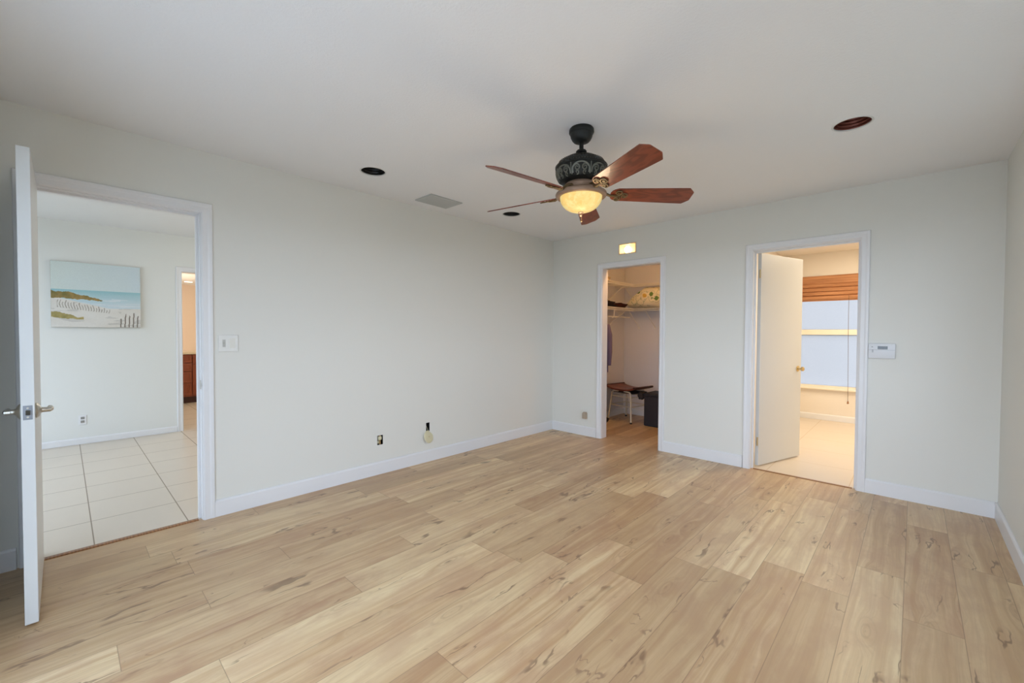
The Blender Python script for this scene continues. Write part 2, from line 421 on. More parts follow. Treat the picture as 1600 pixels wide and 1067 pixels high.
# ceilings
def ceiling_with_cans(cans, r):
    """flat ceiling plate with round holes"""
    S = 0.13
    mb = slab(2, H, H + 0.03, -DT, W + DT, Y0 - DT, D + DT, [(x - S, x + S, y - S, y + S) for x, y in cans])
    for x, y in cans:
        b = bmesh.new(); n = 48; lo, hi, lot = [], [], []
        for i in range(n):
            a = 2 * pi * (i + 0.5) / n; c, s_ = math.cos(a), math.sin(a); k = S / max(abs(c), abs(s_))
            lo.append(b.verts.new((x + r * c, y + r * s_, H))); hi.append(b.verts.new((x + k * c, y + k * s_, H)))
            lot.append(b.verts.new((x + r * c, y + r * s_, H + 0.03)))
        cor = {}
        for i in range(n):
            j = (i + 1) % n
            b.faces.new((lo[i], lo[j], hi[j], hi[i])); b.faces.new((lo[i], lot[i], lot[j], lo[j]))
            p, q = hi[i].co, hi[j].co
            if abs(p.x - q.x) > 1e-6 and abs(p.y - q.y) > 1e-6:
                cx = x + S * (1 if p.x + q.x > 2 * x else -1); cy = y + S * (1 if p.y + q.y > 2 * y else -1)
                b.faces.new((hi[i], hi[j], b.verts.new((cx, cy, H))))
        for f in b.faces:
            if abs(f.normal.z) > 0.5 and f.normal.z > 0: f.normal_flip()
        mb.add(b)
    return mb
CANS = [(0.499, 1.588), (0.473, 3.096), (3.145, 3.066)]
CR = 0.086
struct(ceiling_with_cans(CANS, CR).build('ceiling', M_ceil), 'textured white bedroom ceiling')
struct(MB().box(0, 1.74, D + DT, CB, H, H + 0.03).build('ceiling_closet', M_closet))
struct(MB().box(1.74, 4.7, D + DT, BY1, H, H + 0.03).build('ceiling_bathroom', M_bath))
struct(MB().box(KX, -DT, HY0, HY1, H, H + 0.03).build('ceiling_hall', M_ceil))

# ------------------------------------------------------------------ baseboards
def bb_poly(h, t): return [(0, 0), (t, 0), (t, h - 0.012), (t - 0.005, h - 0.003), (t - 0.009, h), (0, h)]
BH, BT = 0.112, 0.014
def base_x(name, x, sgn, y0, y1, h=BH, mat=None):          # runs along y on plane x
    m = MB(); m.prism([(x + sgn * u, z) for u, z in bb_poly(h, BT)], 1, y0, y1)
    return struct(m.build(name, mat or M_trim))
def base_y(name, y, sgn, x0, x1, h=BH, mat=None):
    m = MB(); m.prism([(y + sgn * u, z) for u, z in bb_poly(h, BT)], 0, x0, x1)
    return struct(m.build(name, mat or M_trim))
base_x('baseboard_left', 0, 1, LD1 + 0.067, D)
base_x('baseboard_left_corner', 0, 1, Y0, LD0 - 0.079)
base_y('baseboard_back_left', D, -1, BT, CL0 - 0.067)
base_y('baseboard_back_middle', D, -1, CL1 + 0.057, BD0 - 0.067)
base_y('baseboard_back_right', D, -1, BD1 + 0.057, W - BT)
base_x('baseboard_right', W, -1, Y0, D)
base_y('baseboard_front', Y0, 1, BT, SL0 - 0.06)
base_x('baseboard_hall', HX, 1, HY0, KO0 - 0.065, 0.07)
base_y('baseboard_bathroom', BY1, -1, BX0, 4.6, 0.085)
base_y('baseboard_closet', CB, -1, 0.129, 1.74, 0.09)
base_x('baseboard_closet_left', 0.115, 1, D + DT, CB, 0.09)

# ------------------------------------------------------------------ door casings and jambs (trim)
def casing_poly(w, t=0.017):      # profile across the casing width: (across, out)
    return [(0, 0), (0, t * 0.55), (0.008, t * 0.9), (w * 0.55, t * 0.8), (w * 0.72, t), (w - 0.004, t), (w, t * 0.7), (w, 0)]
def frame_on(mb, axis, plane, sgn, u0, u1, top, wd, zb=0.0):
    """mitred casing round an opening, on plane `axis=plane`, facing sgn"""
    b = bmesh.new(); prof = casing_poly(wd)
    def V(u, z, out):
        c = [u, z]; c.insert(axis, plane + sgn * out); return b.verts.new(c)
    rings = []
    path = [((u0, zb), (-1, 0)), ((u0, top), (-1, 1)), ((u1, top), (1, 1)), ((u1, zb), (1, 0))]
    for (u, z), (du, dz) in path:
        rings.append([V(u + du * a, z + dz * a, o) for a, o in prof])
    for A, B in zip(rings, rings[1:]):
        for k in range(len(prof) - 1): b.faces.new((A[k], A[k + 1], B[k + 1], B[k]))
    b.faces.new(rings[0]); b.faces.new(rings[-1])
    bmesh.ops.recalc_face_normals(b, faces=b.faces)
    mb.add(b)
def jambs(mb, axis, p0, p1, u0, u1, top, t=0.02, stop=None, st=0.012):
    def bx(ua, ub, pa, pb, za, zb):
        if axis == 0: mb.box(pa, pb, ua, ub, za, zb)
        else: mb.box(ua, ub, pa, pb, za, zb)
    bx(u0 - t, u0, p0, p1, 0, top); bx(u1, u1 + t, p0, p1, 0, top); bx(u0 - t, u1 + t, p0, p1, top, top + t)
    if stop:
        a, c = stop
        bx(u0, u0 + st, a, c, 0, top); bx(u1 - st, u1, a, c, 0, top); bx(u0 + st, u1 - st, a, c, top - st, top)
m = MB(); frame_on(m, 0, 0, 1, LD0 - 0.005, LD1 + 0.005, LDT + 0.005, 0.064); frame_on(m, 0, -DT, -1, LD0 - 0.005, LD1 + 0.005, LDT + 0.005, 0.06)
jambs(m, 0, -DT, 0, LD0, LD1, LDT, stop=(-DT + 0.035, -0.045))
struct(m.build('trim_3', M_trim), 'white casing and jamb of the hall doorway')
m = MB(); frame_on(m, 1, D, -1, CL0 - 0.005, CL1 + 0.005, CLT + 0.005, 0.058); jambs(m, 1, D, D + DT, CL0, CL1, CLT)
struct(m.build('trim_4', M_trim), 'white casing and jamb of the closet doorway')
m = MB(); frame_on(m, 1, D, -1, BD0 - 0.005, BD1 + 0.005, BDT + 0.005, 0.058); jambs(m, 1, D, D + DT, BD0, BD1, BDT, stop=(D + 0.045, D + 0.075))
struct(m.build('trim_5', M_trim), 'white casing and jamb of the bathroom doorway')
m = MB(); frame_on(m, 0, HX, 1, KO0, KO1, KOT, 0.06); jambs(m, 0, HX - 0.12, HX, KO0, KO1, KOT, 0.014)
struct(m.build('trim_6', M_trim), 'white casing of the opening at the end of the hall')

# ------------------------------------------------------------------ sliding door (front wall) and windows
def glass_mat(name, tint=(0.95, 0.98, 1.0, 1), gloss=0.08):
    t = NT(name)
    tr = t.n('BsdfTransparent'); tr.inputs[0].default_value = tint
    gl = t.n('BsdfGlossy'); gl.inputs['Roughness'].default_value = 0.02
    mx = t.n('MixShader'); mx.inputs[0].default_value = gloss
    t.t.links.new(tr.outputs[0], mx.inputs[1]); t.t.links.new(gl.outputs[0], mx.inputs[2]); t.t.links.new(mx.outputs[0], t.out.inputs[0])
    return t.m
M_glass = glass_mat('clear_glass')
M_alu = simple('white_aluminium', s2l(228, 230, 232), 0.35, 0, 0.5, 0.02, 20)
sd = MB()
sd.box(SL0, SL0 + 0.04, Y0 - DT, Y0 - 0.005, 0, SLT); sd.box(SL1 - 0.04, SL1, Y0 - DT, Y0 - 0.005, 0, SLT)
sd.box(SL0 + 0.04, SL1 - 0.04, Y0 - DT, Y0 - 0.005, SLT - 0.04, SLT); sd.box(SL0 + 0.04, SL1 - 0.04, Y0 - DT, Y0 - 0.005, -0.01, 0.02)
sd_o = struct(sd.build('door_3', M_alu), 'white sliding door frame standing open behind the viewer')
for k, yy in enumerate((Y0 - 0.075, Y0 - 0.035)):        # fixed panel and the slid-open panel behind it
    a, c = SL0 + 0.045, (SL0 + SL1) / 2 + 0.03 - 0.02 * k
    q = MB()
    q.box(a, a + 0.05, yy - 0.014, yy + 0.014, 0.02, SLT - 0.04); q.box(c - 0.05, c, yy - 0.014, yy + 0.014, 0.02, SLT - 0.04)
    q.box(a + 0.05, c - 0.05, yy - 0.014, yy + 0.014, 0.02, 0.09); q.box(a + 0.05, c - 0.05, yy - 0.014, yy + 0.014, SLT - 0.09, SLT - 0.04)
    po = q.build('door_panel', M_alu, sd_o)
    MB().box(a + 0.05, c - 0.05, yy - 0.003, yy + 0.003, 0.09, SLT - 0.09).build('pane', M_glass, po)

def frosted():
    t = NT('frosted_pane')
    tl = t.n('BsdfTranslucent'); tr_ = t.n('BsdfTransparent'); gl = t.n('BsdfGlossy'); gl.inputs['Roughness'].default_value = 0.3
    f = t.noise(t.pos(), 45.0, 3.0)
    t.set(tl.inputs[0], t.mix(f, (0.47, 0.465, 0.46, 1), (0.51, 0.50, 0.49, 1)))
    m1 = t.n('MixShader'); m1.inputs[0].default_value = 0.06
    t.t.links.new(tl.outputs[0], m1.inputs[1]); t.t.links.new(gl.outputs[0], m1.inputs[2]); t.t.links.new(m1.outputs[0], t.out.inputs[0])
    return t.m
M_frost = frosted()
M_wframe = simple('window_paint', s2l(240, 232, 214), 0.4, 0, 0.5, 0.015, 10)
wb = MB(); ft = 0.045
wb.box(WN0, WN0 + ft, BY1 + 0.01, BY1 + 0.07, WNZ0, WNZ1); wb.box(WN1 - ft, WN1, BY1 + 0.01, BY1 + 0.07, WNZ0, WNZ1)
wb.box(WN0 + ft, WN1 - ft, BY1 + 0.01, BY1 + 0.07, WNZ1 - ft, WNZ1)
wb.box(WN0 + ft, WN1 - ft, BY1 + 0.01, BY1 + 0.07, WNZ0, WNZ0 + 0.03)
win = struct(wb.build('window_1', M_wframe), 'frosted double hung window behind the bamboo shade')
MB().box(WN0 + ft, WN1 - ft, BY1 + 0.005, BY1 + 0.055, 1.245, 1.322, 0.004).build('meeting_rail', M_wframe, win)
MB().box(WN0 + ft, WN1 - ft, BY1 + 0.025, BY1 + 0.031, WNZ0 + 0.03, 1.245).build('pane', M_frost, win)
MB().box(WN0 + ft, WN1 - ft, BY1 + 0.045, BY1 + 0.051, 1.322, WNZ1 - ft).build('pane', M_frost, win)
MB().box(WN0 - 0.04, WN1 + 0.04, BY1 - 0.05, BY1 + 0.01, WNZ0 - 0.030, WNZ0 - 0.002, 0.006).build('window_sill', M_wframe, win)

rw = MB(); q = 0.05
rw.box(W + 0.02, W + 0.08, RWY0, RWY0 + q, RWZ0, RWZ1); rw.box(W + 0.02, W + 0.08, RWY1 - q, RWY1, RWZ0, RWZ1)
rw.box(W + 0.02, W + 0.08, RWY0 + q, RWY1 - q, RWZ0, RWZ0 + q); rw.box(W + 0.02, W + 0.08, RWY0 + q, RWY1 - q, RWZ1 - q, RWZ1)
rw.box(W + 0.02, W + 0.08, (RWY0 + RWY1) / 2 - 0.02, (RWY0 + RWY1) / 2 + 0.02, RWZ0 + q, RWZ1 - q)
rwo = struct(rw.build('window_added', M_alu), 'unseen window added in the right wall to brighten the room')
MB().box(W + 0.047, W + 0.053, RWY0 + q, RWY1 - q, RWZ0 + q, RWZ1 - q).build('pane', M_glass, rwo)
hwn = MB()
hwn.box(-2.9, -2.84, HY0 - 0.09, HY0 - 0.02, 0.2, 2.25); hwn.box(-0.56, -0.5, HY0 - 0.09, HY0 - 0.02, 0.2, 2.25)
hwn.box(-2.84, -0.56, HY0 - 0.09, HY0 - 0.02, 0.2, 0.26); hwn.box(-2.84, -0.56, HY0 - 0.09, HY0 - 0.02, 2.19, 2.25)
hwo = struct(hwn.build('window_2', M_alu), 'hall window outside the view that lights the tiles')
MB().box(-2.84, -0.56, HY0 - 0.058, HY0 - 0.052, 0.26, 2.19).build('pane', M_glass, hwo)

# ------------------------------------------------------------------ hall door leaf (door_1)
DX1, DYa, DYb = 0.722, -0.126, -0.086
d1 = struct(MB().box(0.020, DX1, DYa, DYb, 0.012, 2.022, 0.002).build('door_1', M_door), 'white flush door standing open into the room at the far left')
def lever(y, sgn):
    m = MB()
    rot = Matrix.Translation((0.662, y, 0.912)) @ Matrix.Rotation(-sgn * pi / 2, 4, 'X')
    m.lathe([(0, 0), (0.032, 0), (0.033, 0.004), (0.028, 0.010), (0.014, 0.016), (0.0105, 0.022), (0.0105, 0.040), (0, 0.040)], n=28, mat=rot)
    yy = y + sgn * 0.042
    m.tube([(0.668, y + sgn * 0.03, 0.912), (0.667, yy, 0.912), (0.655, yy + sgn * 0.002, 0.912), (0.62, yy + sgn * 0.003, 0.912), (0.585, yy, 0.912)], [0.010, 0.010, 0.0098, 0.009, 0.0088], 14)
    return m.build('door_handle', M_nickel, d1, True)
lever(DYb, 1); lever(DYa, -1)
M_bolt = simple('bolt_steel', s2l(92, 88, 80), 0.4, 0.6)
lp = MB(); lp.box(DX1 - 0.0005, DX1 + 0.0015, -0.1195, -0.0925, 0.882, 0.942, 0.0006)
M_plate = simple('plate_steel', s2l(136, 140, 146), 0.4, 0.7, 0.5, 0.05, 80)
lpo = lp.build('latch_plate', M_plate, d1)
MB().prism([(DX1 + 0.001, -0.113), (DX1 + 0.010, -0.099), (DX1 + 0.001, -0.099)], 2, 0.902, 0.922).build('latch_bolt', M_bolt, lpo)
for zz in (0.893, 0.931):
    MB().lathe([(0, 0.0016), (0.0035, 0.0014), (0.004, 0)], n=12, mat=Matrix.Translation((DX1 + 0.001, -0.106, zz)) @ Matrix.Rotation(pi / 2, 4, 'Y')).build('screw', M_nickel, lpo)
for zz in (0.25, 1.05, 1.80):
    m = MB(); m.tube([(0.013, -0.090, zz - 0.045), (0.013, -0.090, zz + 0.045)], 0.004, 10); m.build('hinge', M_nickel, d1, True)
# strike plate on the right jamb of the same doorway
sp_ = MB(); sp_.box(-0.035, -0.006, LD1 - 0.0022, LD1, 0.872, 0.932, 0.0006); sp_.box(-0.006, 0.006, LD1 - 0.004, LD1 - 0.001, 0.89, 0.915, 0.0008)
tag(sp_.build('strike_plate', M_nickel), 'small metal strike plate on the right jamb of the hall doorway', 'strike plate')

# ------------------------------------------------------------------ bathroom door leaf (door_2)
h0 = Vector((2.352, 4.508, 0)); dirv = Vector((0.300, 0.954, 0)).normalized(); nv = Vector((dirv.y, -dirv.x, 0))
LEN = 0.715
m2 = Matrix((dirv, nv, Vector((0, 0, 1)))).transposed().to_4x4(); m2.translation = h0
d2 = struct(MB().box(0, LEN, -0.0175, 0.0175, 0.012, 2.012, 0.002, mat=m2).build('door_2', M_door), 'white flush door swung into the lit bathroom')
for sgn in (1, -1):
    k = MB(); rot = m2 @ Matrix.Translation((LEN - 0.062, sgn * 0.0175, 0.905)) @ Matrix.Rotation(-sgn * pi / 2, 4, 'X')
    k.lathe([(0, 0), (0.029, 0), (0.030, 0.003), (0.025, 0.007), (0.011, 0.011), (0.009, 0.028), (0.017, 0.034), (0.022, 0.043), (0.022, 0.052), (0.015, 0.058), (0, 0.060)], n=28, mat=rot)
    k.build('door_knob', M_brass, d2, True)
MB().box(LEN - 0.0005, LEN + 0.0012, -0.012, 0.012, 0.875, 0.935, mat=m2).build('latch_plate', M_brass, d2)
for zz in (0.24, 1.82):
    m = MB(); m.tube([tuple(m2 @ Vector((-0.007, 0.012, zz - 0.04))), tuple(m2 @ Vector((-0.007, 0.012, zz + 0.04)))], 0.005, 10)
    m.box(-0.004, -0.0005, 0.0, 0.010, zz - 0.04, zz + 0.04, mat=m2)
    m.build('hinge', M_brass, d2, True)

# ------------------------------------------------------------------ bamboo shade
def bamboo():
    t = NT('woven_bamboo'); o = t.pos(); s_ = t.n('SeparateXYZ'); t.set(s_.inputs[0], o)
    st = t.noise(t.comb(t.math('MULTIPLY', s_.outputs[0], 2.2), t.math('MULTIPLY', s_.outputs[1], 30.0), t.math('MULTIPLY', s_.outputs[2], 190.0)), 1.0, 2.0)
    wv = t.math('ABSOLUTE', t.math('SINE', t.math('MULTIPLY', s_.outputs[0], 60.0)))
    c = t.mix(t.smooth(st, 0.3, 0.7), s2l(150, 98, 62), s2l(204, 148, 104))
    c = t.mix(t.smooth(wv, 0.0, 0.12, 0.5, 0.0), c, s2l(196, 130, 80))
    t.p(col=c, rough=0.6, spec=0.3); t.bump(st, 0.3, 0.003)
    return t.m
M_bamboo = bamboo()
BLX0, BLX1 = 2.02, 3.16
bl = thing('bamboo_shade', 'orange brown woven bamboo roman shade drawn up above the bathroom window', 'window shade', ((BLX0 + BLX1) / 2, BY1 - 0.03, 2.10))
prof = [(0.012, 2.105), (0.018, 2.10), (0.020, 1.995)]
zf = 1.99
for k in range(4):
    a = 0.022 + 0.004 * k
    st = 0.060 if k == 0 else 0.058
    prof += [(a, zf), (a + 0.020, zf - 0.012), (a + 0.030, zf - st * 0.62), (a + 0.022, zf - st * 0.92), (a + 0.002, zf - st)]
    zf -= st
prof += [(0.02, 1.735), (0.012, 1.735)]
outp = [(BY1 - 0.012 - a, z) for a, z in prof]
bs = MB(); bs.prism([(y, z) for y, z in outp], 0, BLX0, BLX1)
bs.build('slatted_panel', M_bamboo, bl, True, angle=25)
MB().box(BLX0, BLX1, BY1 - 0.014, BY1 - 0.001, 2.06, 2.108).build('head_rail', M_wframe, bl)
cm_ = MB(); cm_.tube([(2.742, BY1 - 0.075, 1.80), (2.745, BY1 - 0.078, 1.2), (2.757, BY1 - 0.078, 0.31)], 0.0028, 6)
M_cord = simple('shade_cord', s2l(120, 100, 78), 0.8, 0, 0.2, 0.1, 100)
cord = cm_.build('pull_cord', M_cord, bl, True)
MB().lathe([(0, 0.03), (0.006, 0.028), (0.011, 0.004), (0.012, -0.01), (0, -0.014)], (2.757, BY1 - 0.078, 0.29), 14).build('cord_tassel', wood('tassel_wood', s2l(120, 80, 48), s2l(160, 112, 70)), cord, True)

# ------------------------------------------------------------------ recessed light holes
M_can = simple('can_black', s2l(18, 17, 16), 0.45, 0.3, 0.5, 0.3, 50)
M_copper = simple('can_copper', s2l(112, 58, 44), 0.4, 0.5, 0.5, 0.35, 26)
M_ring = simple('can_ring', s2l(222, 222, 218), 0.5, 0, 0.4, 0.02, 20)
def can_profile(r):
    pr = []
    n = 9
    for i in range(n):
        z = 0.004 + i * 0.018; rr = r - 0.001 - i * 0.0016
        pr += [(rr, z), (rr - 0.003, z + 0.006), (rr, z + 0.012)]
    pr += [(r - 0.02, 0.17), (0.03, 0.185), (0, 0.185)]
    return pr
def make_can(xy, label, mat):
    t = thing('recessed_light_can', label, 'recessed light', (xy[0], xy[1], H), 'empty recessed light cans in the bedroom ceiling')
    hm = MB().lathe(can_profile(CR), (xy[0], xy[1], H), 40).build('can_housing', mat, t, True)
    MB().lathe([(0, 0.182), (0.016, 0.180), (0.016, 0.150), (0.012, 0.146), (0, 0.146)], (xy[0] + 0.01, xy[1] - 0.02, H), 16).build('lamp_socket', M_ring if mat is M_can else M_nickel, hm, True)
    MB().lathe([(CR - 0.001, 0.004), (CR - 0.001, -0.002), (CR + 0.006, -0.003), (CR + 0.009, 0.0)], (xy[0], xy[1], H), 48).build('trim_ring', M_ring, t, True)
    return t
make_can(CANS[0], 'empty black recessed light can nearest the hall doorway', M_can)
make_can(CANS[1], 'empty black recessed light can below the left fan blade tip', M_can)
make_can(CANS[2], 'empty copper brown recessed light can above the bathroom doorway', M_copper)

# ------------------------------------------------------------------ ceiling vent
M_vent = simple('vent_metal', s2l(186, 189, 186), 0.45, 0.0, 0.5, 0.03, 40)
VX0, VX1, VY0, VY1 = 0.160, 0.405, 2.175, 2.520
vt = thing('ceiling_vent', 'grey white louvred air vent in the ceiling between two light cans', 'vent', ((VX0 + VX1) / 2, (VY0 + VY1) / 2, H))
m = MB(); fwid = 0.030
for a, b_, c, d_ in ((VX0, VX1, VY0, VY0 + fwid), (VX0, VX1, VY1 - fwid, VY1), (VX0, VX0 + fwid, VY0 + fwid, VY1 - fwid), (VX1 - fwid, VX1, VY0 + fwid, VY1 - fwid)):
    m.box(a, b_, c, d_, H - 0.010, H - 0.0005, 0.002)
m.build('frame', M_vent, vt)
MB().box(VX0 + fwid, VX1 - fwid, VY0 + fwid, VY1 - fwid, H - 0.0015, H - 0.0006).build('backing', simple('vent_back', s2l(120, 121, 118), 0.8), vt)
nsl = 9
for i in range(nsl):
    xx = VX0 + fwid + 0.012 + i * (VX1 - VX0 - 2 * fwid - 0.024) / (nsl - 1)
    MB().box(-0.011, 0.011, VY0 + fwid - 0.002, VY1 - fwid + 0.002, -0.0008, 0.0008, mat=Matrix.Translation((xx, 0, H - 0.0065)) @ Matrix.Rotation(math.radians(-14), 4, 'Y')).build('louvre', M_vent, vt)

# ------------------------------------------------------------------ ceiling fan
FC = Vector((1.997, 2.082, 0))
M_bronze = simple('aged_bronze', s2l(84, 82, 74), 0.42, 0.55, 0.5, 0.35, 35, 0.15)
M_bronze_d = simple('dark_bronze', s2l(36, 38, 36), 0.5, 0.4, 0.5, 0.3, 35)
M_scroll = simple('scroll_bronze', s2l(112, 112, 102), 0.4, 0.5, 0.5, 0.25, 60)
M_antique = simple('antique_gold', s2l(150, 122, 84), 0.4, 0.6, 0.5, 0.3, 60)
M_iron = simple('blade_iron_bronze', s2l(112, 92, 62), 0.45, 0.5, 0.5, 0.4, 90)
M_taupe = simple('taupe_bronze', s2l(150, 124, 104), 0.45, 0.35, 0.5, 0.15, 40)
def blade_mat():
    t = NT('cherry_blade'); o = t.obj(); s_ = t.n('SeparateXYZ'); t.set(s_.inputs[0], o)
    wv = t.noise(t.comb(t.math('MULTIPLY', s_.outputs[0], 4.5), t.math('MULTIPLY', s_.outputs[1], 16.0), 0.0), 1.0, 2.0)
    rg = t.math('SINE', t.math('ADD', t.math('MULTIPLY', s_.outputs[1], 70.0), t.math('MULTIPLY', wv, 26.0)))
    fi = t.noise(t.comb(t.math('MULTIPLY', s_.outputs[0], 9.0), t.math('MULTIPLY', s_.outputs[1], 240.0), 0.0), 1.0, 3.0)
    f = t.math('ADD', t.math('MULTIPLY', t.smooth(rg, -1.0, 1.0), 0.5), t.math('MULTIPLY', fi, 0.55), clamp=True)
    t.p(col=t.mix(f, s2l(92, 38, 24), s2l(142, 70, 46)), rough=0.32, spec=0.5, coat=0.15)
    return t.m
M_blade = blade_mat()
fan = thing('ceiling_fan', 'dark bronze five blade ceiling fan with a lit amber glass bowl', 'ceiling fan', (FC.x, FC.y, H))
def FL(prof, name, mat, parent=fan, n=48): return MB().lathe(prof, (FC.x, FC.y, 0), n).build(name, mat, parent, True)
FL([(0, 2.440), (0.066, 2.440), (0.071, 2.434), (0.072, 2.418), (0.069, 2.412), (0.065, 2.409), (0.062, 2.392), (0.054, 2.376), (0.046, 2.367), (0.034, 2.361), (0.0, 2.359)], 'canopy', M_bronze_d)
FL([(0.0125, 2.36), (0.0125, 2.30)], 'downrod', M_bronze_d, n=20)
FL([(0.0126, 2.316), (0.026, 2.316), (0.031, 2.310), (0.031, 2.303), (0.024, 2.297), (0.024, 2.288)], 'rod_collar', M_bronze_d)
motor = FL([(0.020, 2.290), (0.034, 2.289), (0.060, 2.282), (0.092, 2.268), (0.118, 2.252), (0.136, 2.236), (0.1465, 2.222), (0.150, 2.214), (0.149, 2.206), (0.145, 2.203),
            (0.1445, 2.200), (0.1425, 2.18), (0.138, 2.163), (0.131, 2.148), (0.123, 2.137), (0.118, 2.134), (0.104, 2.128), (0.088, 2.124), (0.060, 2.122)], 'motor_housing', M_bronze_d)
def rad(z):      # radius of the scrolled band
    pts = [(2.122, 0.100), (2.134, 0.118), (2.137, 0.123), (2.148, 0.131), (2.163, 0.138), (2.18, 0.1425), (2.200, 0.1447), (2.21, 0.149)]
    return float(np.interp(z, [p_[0] for p_ in pts], [p_[1] for p_ in pts]))
def onband(a, z, d=0.001): r = rad(z) + d; return (FC.x + r * math.cos(a), FC.y + r * math.sin(a), z)
sb = MB()
NP = 8
for k in range(NP):
    a0 = 2 * pi * k / NP + 0.2; pw = 2 * pi / NP
    # panel outline: an arch
    arch = [(a0 + pw * (0.5 + 0.43 * math.cos(u)), 2.146 + 0.052 * max(0, math.sin(u)) ** 0.6) for u in np.linspace(0, pi, 19)]
    sb.tube([onband(a, z) for a, z in arch], 0.0046, 6)
    for sgn in (-1, 1):       # paired C scrolls
        c = a0 + pw * (0.5 + sgn * 0.20)
        sp1 = []
        for i in range(23):
            u = i / 22; th = (0.1 + 2.9 * u) * pi; r_ = 0.0185 * (1 - 0.78 * u)
            sp1.append((c + sgn * r_ * math.cos(th) / 0.142, 2.170 + r_ * math.sin(th)))
        sb.tube([onband(a, z, 0.0016) for a, z in sp1], [0.0046 * (1 - 0.4 * i / 22) for i in range(23)], 6)
        sp2 = []
        for i in range(17):
            u = i / 16; th = (-0.4 - 2.0 * u) * pi; r_ = 0.011 * (1 - 0.72 * u)
            sp2.append((c + sgn * (0.03 + r_ * math.cos(th) / 0.14) - sgn * 0.03, 2.148 + r_ * math.sin(th)))
        sb.tube([onband(a, z, 0.0016) for a, z in sp2], 0.0036, 6)
    sb.tube([onband(a0, 2.141), onband(a0, 2.17), onband(a0, 2.201)], 0.003, 6)
sb.build('scroll_relief', M_scroll, motor, True, 'raised scrollwork band in lighter bronze')
for rr, zz in ((0.1475, 2.219), (0.128, 2.245)):
    rb = MB(); n = 60
    for i in range(n):
        a = 2 * pi * i / n
        rb.lathe([(0, 0.004), (0.0028, 0.002), (0.0034, -0.001), (0, -0.003)], (FC.x + rr * math.cos(a), FC.y + rr * math.sin(a), zz), 6)
    rb.build('bead_band', M_bronze, motor, True)
FL([(0.086, 2.126), (0.092, 2.120), (0.094, 2.108), (0.090, 2.098), (0.088, 2.090), (0.096, 2.083), (0.112, 2.079), (0.08, 2.0795)], 'switch_collar', M_taupe)
FL([(0.085, 2.0835), (0.112, 2.083), (0.132, 2.077), (0.1445, 2.068), (0.148, 2.059), (0.1455, 2.050), (0.139, 2.044), (0.130, 2.042), (0.122, 2.046), (0.118, 2.060), (0.09, 2.070)], 'light_ring', M_taupe)
def bowl_mat():
    t = NT('alabaster_glass'); o = t.pos()
    n1 = t.noise(o, 17.0, 4.0, 0.6, 1.4); lw_ = t.n('LayerWeight'); lw_.inputs[0].default_value = 0.35
    em = t.mix(t.smooth(n1, 0.35, 0.72), (1.0, 0.66, 0.20, 1), (1.0, 0.84, 0.36, 1))
    f = t.smooth(lw_.outputs['Facing'], 0.15, 0.95, 1.0, 0.62)
    t.p(col=s2l(70, 58, 38), rough=0.4, spec=0.1, emc=em, ems=t.math('MULTIPLY', f, 0.98))
    return t.m
M_bowl = bowl_mat()
bp = [(0.1205, 2.060), (0.1215, 2.048)]
for i in range(1, 15):
    u = i / 14 * pi / 2
    bp.append((0.1215 * math.cos(u) ** 0.85 if i < 14 else 0.0, 2.048 - 0.088 * math.sin(u)))
bowl = FL(bp, 'glass_bowl', M_bowl)
fin = FL([(0.0, 1.966), (0.014, 1.963), (0.016, 1.957), (0.009, 1.952), (0.007, 1.947), (0.0085, 1.942), (0.005, 1.936), (0, 1.934)], 'finial', M_taupe, n=20)
pc = MB()
for i in range(9):
    pc.lathe([(0, 0.0018), (0.0018, 0), (0, -0.0018)], (FC.x + 0.012, FC.y - 0.010, 1.948 - i * 0.0042), 6)
pc.lathe([(0, 0.006), (0.003, 0.004), (0.0042, -0.004), (0, -0.007)], (FC.x + 0.012, FC.y - 0.010, 1.906), 10)
pc.build('pull_chain', M_antique, fan, True)
PITCH = math.radians(-19)
